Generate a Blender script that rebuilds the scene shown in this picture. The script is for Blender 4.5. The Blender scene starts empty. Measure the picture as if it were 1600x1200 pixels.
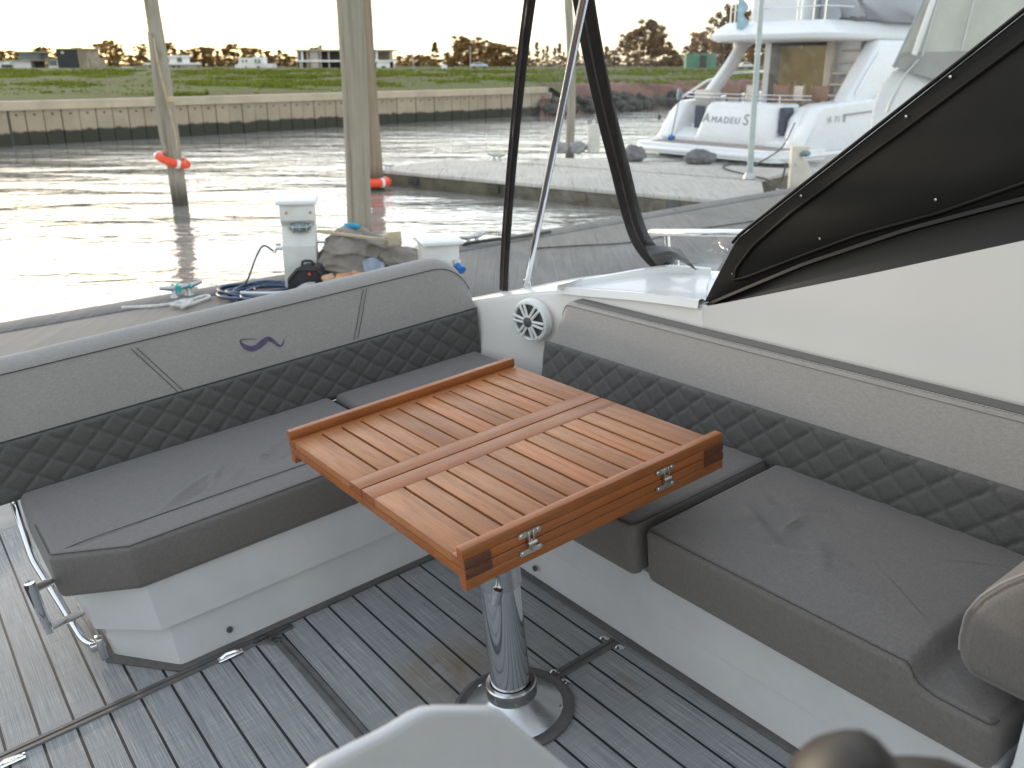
import bpy, bmesh, math, random
import numpy as np
from mathutils import Matrix, Vector, Quaternion

random.seed(7)
rng = np.random.default_rng(7)
SC = bpy.context.scene
COL = SC.collection
R = math.radians

# ------------------------------------------------------------------ camera calibration
F = 1397.353                       # focal length in pixels of the 1600 px wide photograph
RB = np.array([[0.80218922, -0.58980059, -0.09288556],
               [-0.27897284, -0.23270517, -0.93167723],
               [0.52788883, 0.77329398, -0.35121192]])       # boat axes -> camera (right, down, forward)
PITCH = math.atan2(499.0, F)
RW = np.array([[1, 0, 0],
               [0, -math.sin(PITCH), -math.cos(PITCH)],
               [0, math.cos(PITCH), -math.sin(PITCH)]])       # world axes -> camera
CAMB = np.array([0, 0, 1.6])       # eye above the cockpit sole
CAMW = np.array([0, 0, 2.1])       # eye above the water
_B = RW.T @ RB
MB4 = Matrix([[*_B[0], 0], [*_B[1], 0], [*_B[2], 0], [0, 0, 0, 1]])
FB = Matrix.Translation(Vector(CAMW)) @ MB4 @ Matrix.Translation(-Vector(CAMB))   # the heeled boat in the world
FW = Matrix.Identity(4)

def _on(px, py, ax, v, Rm, cam):
    r = Rm.T @ np.array([(px - 800) / F, (py - 600) / F, 1.0])
    t = (v - cam[ax]) / r[ax]
    return Vector(cam + t * r)
def bx_(px, py, v): return _on(px, py, 0, v, RB, CAMB)
def by_(px, py, v): return _on(px, py, 1, v, RB, CAMB)
def bz_(px, py, v): return _on(px, py, 2, v, RB, CAMB)
def wy_(px, py, v): return _on(px, py, 1, v, RW, CAMW)
def wz_(px, py, v): return _on(px, py, 2, v, RW, CAMW)

# ------------------------------------------------------------------ mesh kit
class MB:
    def __init__(s): s.v = []; s.f = []; s.m = []; s.cur = 0
    def add(s, vs, fs):
        o = len(s.v)
        s.v += [Vector(p) for p in vs]
        for f in fs: s.f.append([i + o for i in f]); s.m.append(s.cur)
        return s
    def bm(s, bm):
        bm.verts.index_update()
        s.add([v.co.copy() for v in bm.verts], [[v.index for v in f.verts] for f in bm.faces]); bm.free(); return s
    def box(s, c, d, rz=0, bev=0, M=None, seg=2):
        bm = bmesh.new(); bmesh.ops.create_cube(bm, size=1)
        bmesh.ops.scale(bm, vec=Vector(d), verts=bm.verts)
        if bev: bmesh.ops.bevel(bm, geom=list(bm.edges), offset=bev, segments=seg, affect='EDGES', profile=.5)
        T = Matrix.Translation(Vector(c)) @ (M.to_4x4() if M is not None else Matrix.Rotation(rz, 4, 'Z'))
        bmesh.ops.transform(bm, matrix=T, verts=bm.verts); return s.bm(bm)
    def prism(s, poly, vec, bev=0, seg=2):
        bm = bmesh.new(); vec = Vector(vec)
        a = [bm.verts.new(Vector(p)) for p in poly]; b = [bm.verts.new(Vector(p) + vec) for p in poly]
        n = len(a); bm.faces.new(a); bm.faces.new(b[::-1])
        for i in range(n): bm.faces.new([a[i], b[i], b[(i + 1) % n], a[(i + 1) % n]])
        bmesh.ops.recalc_face_normals(bm, faces=bm.faces)
        if bev: bmesh.ops.bevel(bm, geom=list(bm.edges), offset=bev, segments=seg, affect='EDGES', profile=.5, clamp_overlap=True)
        return s.bm(bm)
    def tube(s, path, r, n=10, flat=None, up=None, cap=True):
        P = [Vector(p) for p in path]; k = len(P)
        rr = r if isinstance(r, (list, tuple)) else [r] * k
        rings = []; nrm = None
        for i in range(k):
            t = (P[min(i + 1, k - 1)] - P[max(i - 1, 0)]).normalized()
            if up is not None: nrm = Vector(up)
            elif nrm is None: nrm = Vector((0, 0, 1)) if abs(t.z) < .9 else Vector((1, 0, 0))
            nrm = (nrm - t * nrm.dot(t)).normalized(); b = t.cross(nrm)
            fl = flat if flat else 1.0
            rings.append([P[i] + rr[i] * (math.cos(2 * math.pi * j / n) * b + fl * math.sin(2 * math.pi * j / n) * nrm) for j in range(n)])
        return s.loft(rings, True, cap)
    def loft(s, rings, closed=True, cap=True):
        n = len(rings[0]); vs = [p for r_ in rings for p in r_]; fs = []
        for i in range(len(rings) - 1):
            for j in range(n if closed else n - 1):
                a = i * n + j; b = i * n + (j + 1) % n
                fs.append([a, b, b + n, a + n])
        if cap and closed: fs.append(list(range(n))[::-1]); fs.append([(len(rings) - 1) * n + j for j in range(n)])
        return s.add(vs, fs)
    def lathe(s, c, prof, n=24, M=None):
        rings = []
        for (r_, h) in prof:
            ring = []
            for j in range(n):
                p = Vector((r_ * math.cos(2 * math.pi * j / n), r_ * math.sin(2 * math.pi * j / n), h))
                if M is not None: p = M @ p
                ring.append(Vector(c) + p)
            rings.append(ring)
        return s.loft(rings)
    def blob(s, c, d, seed=0, amp=.15, sub=3, M=None, fr=1.7):
        bm = bmesh.new(); bmesh.ops.create_icosphere(bm, subdivisions=sub, radius=1)
        r_ = random.Random(seed); ph = [(r_.uniform(-1, 1), r_.uniform(-1, 1), r_.uniform(-1, 1), r_.uniform(0, 6)) for _ in range(9)]
        for v in bm.verts:
            p = v.co; k = 0
            for q, (a, b, c_, e) in enumerate(ph): k += math.sin(fr * (1 + q * .55) * (a * p.x + b * p.y + c_ * p.z) * 2.2 + e) / (1 + q * .5)
            q = p * (1 + amp * k * .45); q = Vector((q.x * d[0], q.y * d[1], q.z * d[2]))
            if M is not None: q = M @ q
            v.co = q + Vector(c)
        return s.bm(bm)
    def mesh(s, name, org, smooth=40, fix=True):
        me = bpy.data.meshes.new(name)
        me.from_pydata([tuple(p - org) for p in s.v], [], s.f)
        if any(s.m): me.polygons.foreach_set('material_index', s.m)
        if fix:
            bm = bmesh.new(); bm.from_mesh(me); bmesh.ops.recalc_face_normals(bm, faces=bm.faces); bm.to_mesh(me); bm.free()
        if smooth:
            me.polygons.foreach_set('use_smooth', [True] * len(me.polygons)); me.set_sharp_from_angle(angle=R(smooth))
        me.update(); return me

ORG = {}; FRM = {}
def tag(o, label=None, cat=None, group=None, kind=None):
    if label: o['label'] = label
    if cat: o['category'] = cat
    if group: o['group'] = group
    if kind: o['kind'] = kind
    return o
def thing(name, label, cat, org, frame=FW, group=None):
    o = bpy.data.objects.new(name, None); COL.objects.link(o); o.empty_display_size = .1
    org = Vector(org); o.matrix_world = frame @ Matrix.Translation(org)
    ORG[o.name] = org; FRM[o.name] = frame
    return tag(o, label, cat, group)
def part(name, mb, mat, parent, smooth=40, fix=True, label=None):
    org = ORG[parent.name]
    o = bpy.data.objects.new(name, mb.mesh(name, org, smooth, fix)); COL.objects.link(o)
    for m in (mat if isinstance(mat, (list, tuple)) else [mat]): o.data.materials.append(m)
    o.parent = parent; ORG[o.name] = org
    if label: o['label'] = label
    return o
def solo(name, mb, mat, label, cat, org, frame=FW, group=None, kind=None, smooth=40, fix=True):
    org = Vector(org)
    o = bpy.data.objects.new(name, mb.mesh(name, org, smooth, fix)); COL.objects.link(o)
    for m in (mat if isinstance(mat, (list, tuple)) else [mat]): o.data.materials.append(m)
    o.matrix_world = frame @ Matrix.Translation(org); ORG[o.name] = org
    return tag(o, label, cat, group, kind)
def text_part(name, body, size, M, mat, parent, ext=.004):
    cu = bpy.data.curves.new(name, 'FONT'); cu.body = body; cu.size = size; cu.extrude = ext
    cu.align_x = 'LEFT'; cu.space_character = 1.25 if len(body) > 3 else 1.0
    tmp = bpy.data.objects.new(name, cu); COL.objects.link(tmp); bpy.context.view_layer.update()
    me = bpy.data.meshes.new_from_object(tmp.evaluated_get(bpy.context.evaluated_depsgraph_get())); bpy.data.objects.remove(tmp)
    o = bpy.data.objects.new(name, me); COL.objects.link(o); me.materials.clear(); me.materials.append(mat)
    o.parent = parent; o.matrix_local = Matrix.Translation(-ORG[parent.name]) @ M
    return o
def dup(root, loc, rz=None, sc=None, label=None):
    r_ = root.copy(); COL.objects.link(r_); r_.location = loc
    if rz is not None: r_.rotation_euler = (0, 0, rz)
    if sc is not None: r_.scale = sc
    if label: r_['label'] = label
    for ch in list(root.children):
        c = ch.copy(); COL.objects.link(c); c.parent = r_
        for g in ch.children:
            d = g.copy(); COL.objects.link(d); d.parent = c
    return r_
def sm(t): t = max(0, min(1, t)); return t * t * (3 - 2 * t)
def poly(pts, n, r_=.03):
    P = [Vector(p) for p in pts]; Q = [P[0]]
    for i in range(1, len(P) - 1):
        a, b, c = P[i - 1], P[i], P[i + 1]; t = min(r_, (a - b).length * .4, (c - b).length * .4)
        p0 = b + (a - b).normalized() * t; p1 = b + (c - b).normalized() * t
        Q += [(1 - s) ** 2 * p0 + 2 * s * (1 - s) * b + s * s * p1 for s in (0, .25, .5, .75, 1)]
    Q.append(P[-1]); L = [0]
    for i in range(len(Q) - 1): L.append(L[-1] + (Q[i + 1] - Q[i]).length)
    out = []; j = 0
    for i in range(n):
        d = L[-1] * i / (n - 1)
        while j < len(Q) - 2 and L[j + 1] < d: j += 1
        out.append(Q[j].lerp(Q[j + 1], (d - L[j]) / max(1e-9, L[j + 1] - L[j])))
    return out
def lerp(a, b, t): return a + (b - a) * t
def curve(pts, n):
    P = [Vector(p) for p in pts]; out = []
    P2 = [2 * P[0] - P[1]] + P + [2 * P[-1] - P[-2]]
    k = len(P) - 1
    for i in range(n):
        t = i / (n - 1) * k; j = min(int(t), k - 1); t -= j
        a, b, c, d = P2[j], P2[j + 1], P2[j + 2], P2[j + 3]
        out.append(.5 * ((2 * b) + (c - a) * t + (2 * a - 5 * b + 4 * c - d) * t * t + (3 * b - a - 3 * c + d) * t ** 3))
    return out

# ------------------------------------------------------------------ materials
class NT:
    def __init__(s, name):
        s.m = bpy.data.materials.new(name); s.m.use_nodes = True; s.t = s.m.node_tree; s.n = s.t.nodes; s.l = s.t.links
        s.b = s.n['Principled BSDF']; s.out = s.n['Material Output']
    def new(s, t, **k):
        nd = s.n.new(t)
        for a, v in k.items(): setattr(nd, a, v)
        return nd
    def link(s, a, b): s.l.new(a, b)
    def co(s, scale=(1, 1, 1), rot=(0, 0, 0), kind='Object'):
        tc = s.new('ShaderNodeTexCoord'); mp = s.new('ShaderNodeMapping')
        mp.inputs['Scale'].default_value = scale; mp.inputs['Rotation'].default_value = rot
        s.link(tc.outputs[kind], mp.inputs['Vector']); return mp.outputs['Vector']
    def noise(s, vec, scale, detail=4, rough=.55, dist=0):
        nd = s.new('ShaderNodeTexNoise'); s.link(vec, nd.inputs['Vector'])
        nd.inputs['Scale'].default_value = scale; nd.inputs['Detail'].default_value = detail
        nd.inputs['Roughness'].default_value = rough; nd.inputs['Distortion'].default_value = dist
        return nd.outputs['Fac']
    def ramp(s, fac, stops):
        nd = s.new('ShaderNodeValToRGB'); s.link(fac, nd.inputs['Fac']); e = nd.color_ramp.elements
        while len(e) < len(stops): e.new(.5)
        for q, (p, c) in zip(e, stops): q.position = p; q.color = (*c, 1) if len(c) == 3 else c
        return nd.outputs['Color']
    def val(s, fac, lo, hi, a=0., b=1.):
        nd = s.new('ShaderNodeMapRange'); s.link(fac, nd.inputs['Value'])
        nd.inputs['From Min'].default_value = lo; nd.inputs['From Max'].default_value = hi
        nd.inputs['To Min'].default_value = a; nd.inputs['To Max'].default_value = b
        return nd.outputs['Result']
    def math(s, op, a, b=None, clamp=False):
        nd = s.new('ShaderNodeMath', operation=op, use_clamp=clamp)
        for i, x in enumerate((a, b)):
            if x is None: continue
            if isinstance(x, (int, float)): nd.inputs[i].default_value = x
            else: s.link(x, nd.inputs[i])
        return nd.outputs[0]
    def mix(s, fac, a, b, mode='MIX'):
        nd = s.new('ShaderNodeMix', data_type='RGBA', blend_type=mode)
        for i, x in ((0, fac), (6, a), (7, b)):
            if isinstance(x, (int, float)): nd.inputs[i].default_value = x
            elif isinstance(x, tuple): nd.inputs[i].default_value = (*x, 1) if len(x) == 3 else x
            else: s.link(x, nd.inputs[i])
        return nd.outputs[2]
    def bump(s, h, strength=.3, dist=.01):
        nd = s.new('ShaderNodeBump'); nd.inputs['Strength'].default_value = strength; nd.inputs['Distance'].default_value = dist
        s.link(h, nd.inputs['Height']); s.link(nd.outputs['Normal'], s.b.inputs['Normal'])
    def color(s, c): s.link(c, s.b.inputs['Base Color'])
    def set(s, **k):
        for a, v in k.items(): s.b.inputs[a.replace('_', ' ')].default_value = v
        return s

def mat(name, c, rough=.5, metal=0., var=.12, vs=3., bump=0., bs=40., bd=.004, coat=0., spec=.5):
    n = NT(name); v = n.co()
    f = n.noise(v, vs, 5, .6)
    n.color(n.ramp(f, [(.3, tuple(x * (1 - var) for x in c)), (.7, tuple(min(1, x * (1 + var)) for x in c))]))
    n.set(Roughness=rough, Metallic=metal)
    n.b.inputs['Specular IOR Level'].default_value = spec
    if coat: n.b.inputs['Coat Weight'].default_value = coat; n.b.inputs['Coat Roughness'].default_value = .08
    if bump: n.bump(n.noise(v, bs, 4, .6), bump, bd)
    return n.m

def fabric(name, c, c2):
    n = NT(name)
    v = n.co(); v1 = n.co((1, 1, 1))
    a = n.noise(n.co((60, 420, 420)), 1, 3, .6); b = n.noise(n.co((420, 60, 420)), 1, 3, .6)
    d = n.noise(n.co((420, 420, 60)), 1, 3, .6)
    w = n.math('ADD', n.math('ADD', a, b), d)
    big = n.noise(v, 5, 5, .6)
    col = n.ramp(n.val(w, 1.15, 1.85), [(0, c2), (1, c)])
    col = n.mix(n.val(big, .3, .75, 0, .35), col, tuple(x * .72 for x in c))
    n.color(col); n.set(Roughness=.62); n.b.inputs['Specular IOR Level'].default_value = .35
    n.b.inputs['Sheen Weight'].default_value = .15
    n.bump(w, .25, .0012); return n.m

def wood(name, c, dark, axis, gloss=.38, grain=1.0, tone=.35):
    n = NT(name)
    sc = [130, 130, 130]; sc[axis] = 9
    sc2 = [11, 11, 11]; sc2[axis] = .8
    g = n.noise(n.co(tuple(sc)), 1, 6, .65, .4)
    isl = n.new('ShaderNodeNewGeometry').outputs['Random Per Island']
    tc = n.new('ShaderNodeTexCoord'); mp = n.new('ShaderNodeMapping'); mp.inputs['Scale'].default_value = sc2
    cmb = n.new('ShaderNodeCombineXYZ'); n.link(n.math('MULTIPLY', isl, 9.0), cmb.inputs[0]); n.link(n.math('MULTIPLY', isl, 5.0), cmb.inputs[1])
    n.link(tc.outputs['Object'], mp.inputs['Vector']); n.link(cmb.outputs[0], mp.inputs['Location'])
    wv = n.new('ShaderNodeTexWave', wave_type='RINGS', rings_direction='XYZ'[axis]); n.link(mp.outputs['Vector'], wv.inputs['Vector'])
    wv.inputs['Scale'].default_value = 1.3; wv.inputs['Distortion'].default_value = 3.2; wv.inputs['Detail'].default_value = 3; wv.inputs['Detail Scale'].default_value = .7
    col = n.ramp(g, [(.25, tuple(.45 * p + .55 * q for p, q in zip(dark, c))), (.5, c), (.8, tuple(min(1, x * 1.12) for x in c))])
    col = n.mix(n.val(wv.outputs['Fac'], .0, .35, .28 * grain, 0), col, dark)
    tn = n.ramp(isl, [(0, tuple(1 - tone * k for k in (.75, .9, 1.0))), (.5, (1, 1, 1)), (1, (1.12, 1.0, .86))])
    col = n.mix(1.0, col, tn, 'MULTIPLY')
    big = n.noise(n.co(), 7, 4, .6)
    col = n.mix(n.val(big, .45, .75, 0, .3), col, dark)
    n.color(col); n.link(n.val(g, .3, .7, gloss + .10, gloss - .04), n.b.inputs['Roughness'])
    n.bump(g, .18, .0015); return n.m

def metal(name, c=(.62, .63, .65), rough=.14):
    n = NT(name); f = n.noise(n.co(), 25, 5, .6)
    n.color(n.ramp(f, [(.3, tuple(x * .95 for x in c)), (.7, c)])); n.set(Metallic=1.0)
    n.link(n.val(f, .3, .7, rough * .85, rough * 1.2), n.b.inputs['Roughness']); return n.m

M_gel = mat('white_gelcoat', (.76, .77, .78), .22, var=.03, vs=2.5, coat=.3)
def gel_dirty():
    n = NT('cockpit_gelcoat'); v = n.co()
    a = n.noise(v, 6, 6, .65); b = n.noise(n.co((30, 30, 4)), 1, 4, .7)
    c = n.ramp(a, [(.3, (.55, .548, .565)), (.65, (.61, .608, .625))])
    c = n.mix(n.val(b, .62, .8, 0, .35), c, (.45, .44, .43)); n.color(c); n.set(Roughness=.28)
    n.b.inputs['Coat Weight'].default_value = .25; return n.m
M_gel2 = gel_dirty()
M_cream = mat('cream_gelcoat', (.80, .77, .735), .3, var=.03, vs=1.5, coat=.15)
M_plat = mat('beige_platform', (.36, .345, .315), .7, var=.12, vs=8)
M_seat = fabric('seat_fabric', (.192, .175, .165), (.114, .105, .099))
M_back = fabric('backrest_fabric', (.36, .335, .318), (.235, .22, .208))
M_quilt = fabric('quilted_fabric', (.108, .104, .099), (.062, .060, .057))
M_thread = mat('dark_thread', (.028, .027, .028), .8)
M_seam = mat('seam_thread', (.06, .056, .054), .8)
M_thread2 = mat('pale_thread', (.34, .32, .30), .8)
M_teak_y = wood('teak_slats', (.41, .175, .070), (.17, .060, .022), 1, .40)
M_teak_x = wood('teak_rails', (.34, .115, .032), (.13, .040, .012), 0, .32, .6, .2)
M_teak_d = wood('teak_end_block', (.12, .045, .022), (.05, .018, .01), 0, .4, .5, .2)
M_chrome = metal('polished_steel', (.74, .75, .77), .08)
M_steel = metal('brushed_steel', (.60, .61, .62), .24)
M_hinge = metal('hinge_steel', (.66, .65, .60), .3)
M_rubber = mat('grey_rubber', (.10, .094, .092), .55, var=.2, vs=20)
M_black = mat('black_gloss', (.009, .0085, .008), .4, var=.2, spec=.25)
M_blackm = mat('black_moulding', (.008, .0078, .007), .55, var=.25, vs=6, bump=.05, bs=300, bd=.001, spec=.2)
M_zip = mat('black_canvas', (.022, .018, .017), .7, var=.35, vs=30, bump=.3, bs=200)
M_zipb = mat('zip_teeth', (.05, .035, .032), .4, var=.3, vs=60)
M_flap = mat('grey_flap_canvas', (.10, .098, .095), .75, var=.2, vs=12)
M_purple = mat('purple_embroidery', (.085, .065, .125), .55, var=.25, vs=60)
M_brown = mat('brown_leather', (.034, .026, .019), .5, var=.4, vs=9)

def deck_mat():
    n = NT('striped_deck_sheet'); tc = n.new('ShaderNodeTexCoord'); sp = n.new('ShaderNodeSeparateXYZ'); n.link(tc.outputs['Object'], sp.inputs[0])
    x = n.math('ADD', sp.outputs['X'], 10 * .0845 - 1.0035 + .0042)
    fr = n.math('MODULO', n.math('ADD', x, 5 * .0845), .0845)
    line = n.math('LESS_THAN', fr, .0072)
    idx = n.math('FLOOR', n.math('DIVIDE', n.math('ADD', x, 5 * .0845), .0845))
    wn = n.new('ShaderNodeTexWhiteNoise', noise_dimensions='1D'); n.link(idx, wn.inputs['W'])
    s1 = n.noise(n.co((420, 5, 1)), 1, 3, .6); s2 = n.noise(n.co((900, 900, 1)), 1, 2, .5); s3 = n.noise(n.co((6, 320, 1)), 1, 2, .5)
    g = n.math('ADD', n.math('MULTIPLY', s1, .62), n.math('ADD', n.math('MULTIPLY', s2, .18), n.math('MULTIPLY', s3, .2)))
    col = n.ramp(n.val(g, .3, .7), [(0, (.11, .115, .121)), (.5, (.26, .267, .275)), (1, (.50, .505, .51))])
    col = n.mix(n.val(wn.outputs['Value'], 0, 1, 0, .18), col, (.20, .21, .222))
    # worn brown stain by the pedestal and a few faint ones
    def spot(cx, cy, r_):
        a = n.math('SUBTRACT', sp.outputs['X'], cx); b = n.math('SUBTRACT', sp.outputs['Y'], cy)
        d = n.math('SQRT', n.math('ADD', n.math('MULTIPLY', a, a), n.math('MULTIPLY', b, b)))
        return n.val(d, r_, 0, 0, 1)
    nz = n.noise(n.co((9, 9, 1)), 1, 4, .6)
    st = n.math('ADD', spot(.945, 1.85, .17), n.math('MULTIPLY', spot(.72, 1.66, .07), .4), True)
    st = n.math('ADD', st, n.math('MULTIPLY', spot(1.28, 1.47, .06), .35), True)
    st = n.math('MULTIPLY', st, n.val(nz, .3, .65, .2, 1.1), True)
    col = n.mix(n.math('MULTIPLY', st, 1.0), col, (.20, .13, .055))
    wear = n.noise(n.co(), 3.2, 5, .6); col = n.mix(n.val(wear, .5, .75, 0, .22), col, (.42, .41, .395))
    col = n.mix(line, col, (.016, .017, .019))
    n.color(col); n.set(Roughness=.62); n.b.inputs['Specular IOR Level'].default_value = .3
    n.bump(n.math('SUBTRACT', g, n.math('MULTIPLY', line, .5)), .3, .0015); return n.m
M_deck = deck_mat()

def vinyl_mat():
    n = NT('clear_vinyl'); v = n.co()
    tr = n.new('ShaderNodeBsdfTransparent'); tr.inputs[0].default_value = (.97, .97, .96, 1)
    df = n.new('ShaderNodeBsdfDiffuse'); df.inputs[0].default_value = (.72, .73, .74, 1)
    tl = n.new('ShaderNodeBsdfTranslucent'); tl.inputs[0].default_value = (.85, .84, .82, 1)
    gl = n.new('ShaderNodeBsdfGlossy'); gl.inputs['Roughness'].default_value = .06
    a = n.noise(n.co((1.2, 1.2, 1.2), (.3, .5, 0)), 2.2, 4, .6, 1.5)
    b = n.noise(n.co((1, 14, 14), (.6, .2, .7)), 2.0, 5, .6, .3)
    s = n.noise(n.co((3, 90, 90), (.9, .3, .5)), 1.6, 2, .5)
    f = n.math('ADD', n.val(a, .35, .75, .012, .07), n.math('ADD', n.val(b, .52, .75, 0, .09), n.val(s, .66, .8, 0, .20)))
    m0 = n.new('ShaderNodeMixShader'); m0.inputs[0].default_value = .6; n.link(df.outputs[0], m0.inputs[1]); n.link(tl.outputs[0], m0.inputs[2])
    m1 = n.new('ShaderNodeMixShader'); n.link(f, m1.inputs[0]); n.link(tr.outputs[0], m1.inputs[1]); n.link(m0.outputs[0], m1.inputs[2])
    lw = n.new('ShaderNodeFresnel'); lw.inputs[0].default_value = 1.16
    bp = n.new('ShaderNodeBump'); bp.inputs['Strength'].default_value = .35; bp.inputs['Distance'].default_value = .02; n.link(a, bp.inputs['Height']); n.link(bp.outputs[0], gl.inputs['Normal'])
    m2 = n.new('ShaderNodeMixShader'); n.link(lw.outputs[0], m2.inputs[0]); n.link(m1.outputs[0], m2.inputs[1]); n.link(gl.outputs[0], m2.inputs[2])
    n.link(m2.outputs[0], n.out.inputs['Surface']); return n.m
M_vinyl = vinyl_mat()

def water_mat():
    n = NT('river_water'); n.set(Roughness=.03); n.b.inputs['Base Color'].default_value = (.62, .60, .56, 1); n.b.inputs['IOR'].default_value = 2.0; n.set(Metallic=.62)
    a = n.noise(n.co((.40, 1.0, 1), (0, 0, R(12))), 1.0, 1.5, .4, .5); b = n.noise(n.co((1.3, 3.4, 1), (0, 0, R(-8))), 1.7, 2, .45, .6)
    c = n.noise(n.co((.10, .22, 1)), 1, 2, .5)
    amp = n.val(c, .35, .65, .4, .95)
    h = n.math('MULTIPLY', n.math('ADD', a, n.math('MULTIPLY', b, .30)), amp)
    n.bump(h, 1.0, .125); return n.m
M_water = water_mat()

def dock_mat(name, c, ang, line=.0):
    n = NT(name)
    s = n.noise(n.co((90, 1.6, 1), (0, 0, ang)), 1, 4, .6); b = n.noise(n.co(), 1.3, 6, .65); d = n.noise(n.co((26, 1.1, 1), (0, 0, ang)), 1, 4, .7)
    col = n.ramp(n.val(s, .3, .7), [(0, tuple(x * .72 for x in c)), (1, tuple(x * 1.15 for x in c))])
    col = n.mix(n.val(b, .4, .7, 0, .5), col, tuple(x * .62 for x in c))
    col = n.mix(n.val(d, .54, .72, 0, .65), col, (.075, .07, .065))
    n.color(col); n.set(Roughness=.85); n.bump(s, .3, .004); return n.m
DOCKANG = math.atan2(.687, .726)
M_dock = dock_mat('broomed_concrete', (.185, .175, .165), -DOCKANG)
M_pier = dock_mat('pale_pier_top', (.55, .515, .465), .6)
M_dockside = mat('dock_side_timber', (.10, .088, .062), .85, var=.5, vs=2.5, bump=.4, bs=9, bd=.02)

def pile_mat(name, c):
    n = NT(name); g = n.noise(n.co((16, 16, .5)), 1, 6, .7, .3); b = n.noise(n.co((1, 1, .8)), 1.5, 4, .6)
    col = n.ramp(g, [(.3, tuple(x * .5 for x in c)), (.48, c), (.75, tuple(x * 1.35 for x in c))])
    col = n.mix(n.val(b, .4, .65, 0, .5), col, (c[0] * .75, c[1] * .82, c[2] * .66))
    sp = n.new('ShaderNodeSeparateXYZ'); tc = n.new('ShaderNodeTexCoord'); n.link(tc.outputs['Object'], sp.inputs[0])
    z = n.math('ADD', sp.outputs['Z'], n.math('MULTIPLY', b, .25))
    col = n.mix(n.val(z, .55, .25, 0, .85), col, (.035, .028, .02))
    n.color(col); n.set(Roughness=.85); n.bump(g, .6, .012); return n.m
M_pile = pile_mat('weathered_pile', (.30, .262, .208))
M_pile2 = pile_mat('brown_pile', (.25, .19, .135))
M_orange = mat('orange_plastic', (.80, .075, .02), .45, var=.15, vs=6)
M_rope = mat('tan_rope', (.42, .33, .2), .85, var=.3, vs=40)
M_roped = mat('dark_line', (.05, .045, .04), .8, var=.3, vs=20)
M_white = mat('white_paint', (.74, .74, .72), .45, var=.06, vs=3)
M_whited = mat('worn_white_paint', (.66, .65, .61), .55, var=.14, vs=4, bump=.1, bs=12)
M_galv = metal('galvanised', (.45, .46, .47), .42)
M_lens = mat('lamp_glass', (.16, .22, .22), .15, var=.3, vs=20)
M_brass = metal('brass', (.60, .36, .14), .35)
M_blue = mat('blue_plastic', (.015, .15, .45), .4, var=.15)
M_hose = mat('blue_hose', (.018, .045, .10), .45, var=.25, vs=12)
M_hosew = mat('pale_hose', (.55, .58, .62), .45)
M_tarp = mat('grey_canvas', (.225, .198, .168), .85, var=.22, vs=4, bump=.3, bs=14, bd=.02)
M_tarpb = mat('blue_grey_sheet', (.22, .26, .31), .55, var=.3, vs=8)
M_bag = mat('black_bag', (.018, .018, .021), .6, var=.4, vs=14)
M_cloth = mat('pale_grey_cloth', (.34, .34, .34), .8, var=.2, vs=8, bump=.4, bs=16, bd=.02)
M_pine = wood('raw_pine', (.50, .33, .20), (.30, .17, .09), 0, .6, .5, .3)
M_pine2 = wood('red_pine', (.42, .20, .095), (.24, .10, .045), 0, .6, .5, .3)
M_oldwood = wood('old_board', (.42, .37, .29), (.24, .20, .15), 0, .7, .5, .2)
M_teal = mat('turquoise_rope', (.05, .42, .40), .8, var=.3, vs=30)
M_ropew = mat('white_rope', (.55, .53, .50), .85, var=.25, vs=50)
M_conc = mat('cap_concrete', (.45, .37, .265), .85, var=.14, vs=1.5, bump=.2, bs=6, bd=.02)
def sheet_mat():
    n = NT('wall_concrete'); b = n.noise(n.co(), .9, 6, .65); st = n.noise(n.co((3, 3, .4)), 1, 4, .6)
    col = n.ramp(b, [(.3, (.30, .235, .165)), (.7, (.43, .345, .25))])
    col = n.mix(n.val(st, .55, .75, 0, .45), col, (.21, .185, .14))
    isl = n.new('ShaderNodeNewGeometry').outputs['Random Per Island']
    col = n.mix(n.val(isl, 0, 1, 0, .22), col, (.27, .23, .175))
    sp = n.new('ShaderNodeSeparateXYZ'); tc = n.new('ShaderNodeTexCoord'); n.link(tc.outputs['Object'], sp.inputs[0])
    z = n.math('ADD', sp.outputs['Z'], n.val(st, .3, .7, -.05, .05))
    col = n.mix(n.val(z, .40, .34), col, (.040, .039, .026)); n.color(col); n.set(Roughness=.85); n.bump(b, .3, .02); return n.m
M_wall = sheet_mat()
def bank_mat():
    n = NT('bank_soil_and_grass'); a = n.noise(n.co((.05, .16, 1)), 1, 6, .62, .6); b = n.noise(n.co((.45, .9, 1)), 1, 5, .65); c = n.noise(n.co(), 3.0, 4, .7)
    g = n.math('ADD', n.math('MULTIPLY', a, .6), n.math('ADD', n.math('MULTIPLY', b, .28), n.math('MULTIPLY', c, .12)))
    col = n.ramp(g, [(.38, (.135, .10, .06)), (.47, (.13, .12, .055)), (.55, (.12, .145, .05)), (.66, (.085, .14, .035))])
    n.color(col); n.set(Roughness=.95); n.b.inputs['Specular IOR Level'].default_value = .1; n.bump(c, .6, .1); return n.m
M_bank = bank_mat()
M_earth = mat('red_earth', (.165, .075, .052), .95, var=.45, vs=.5, bump=.5, bs=2, bd=.1)
M_mudrock = mat('bank_rubble', (.055, .05, .042), .9, var=.5, vs=1.2, bump=.8, bs=2.5, bd=.2)
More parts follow.
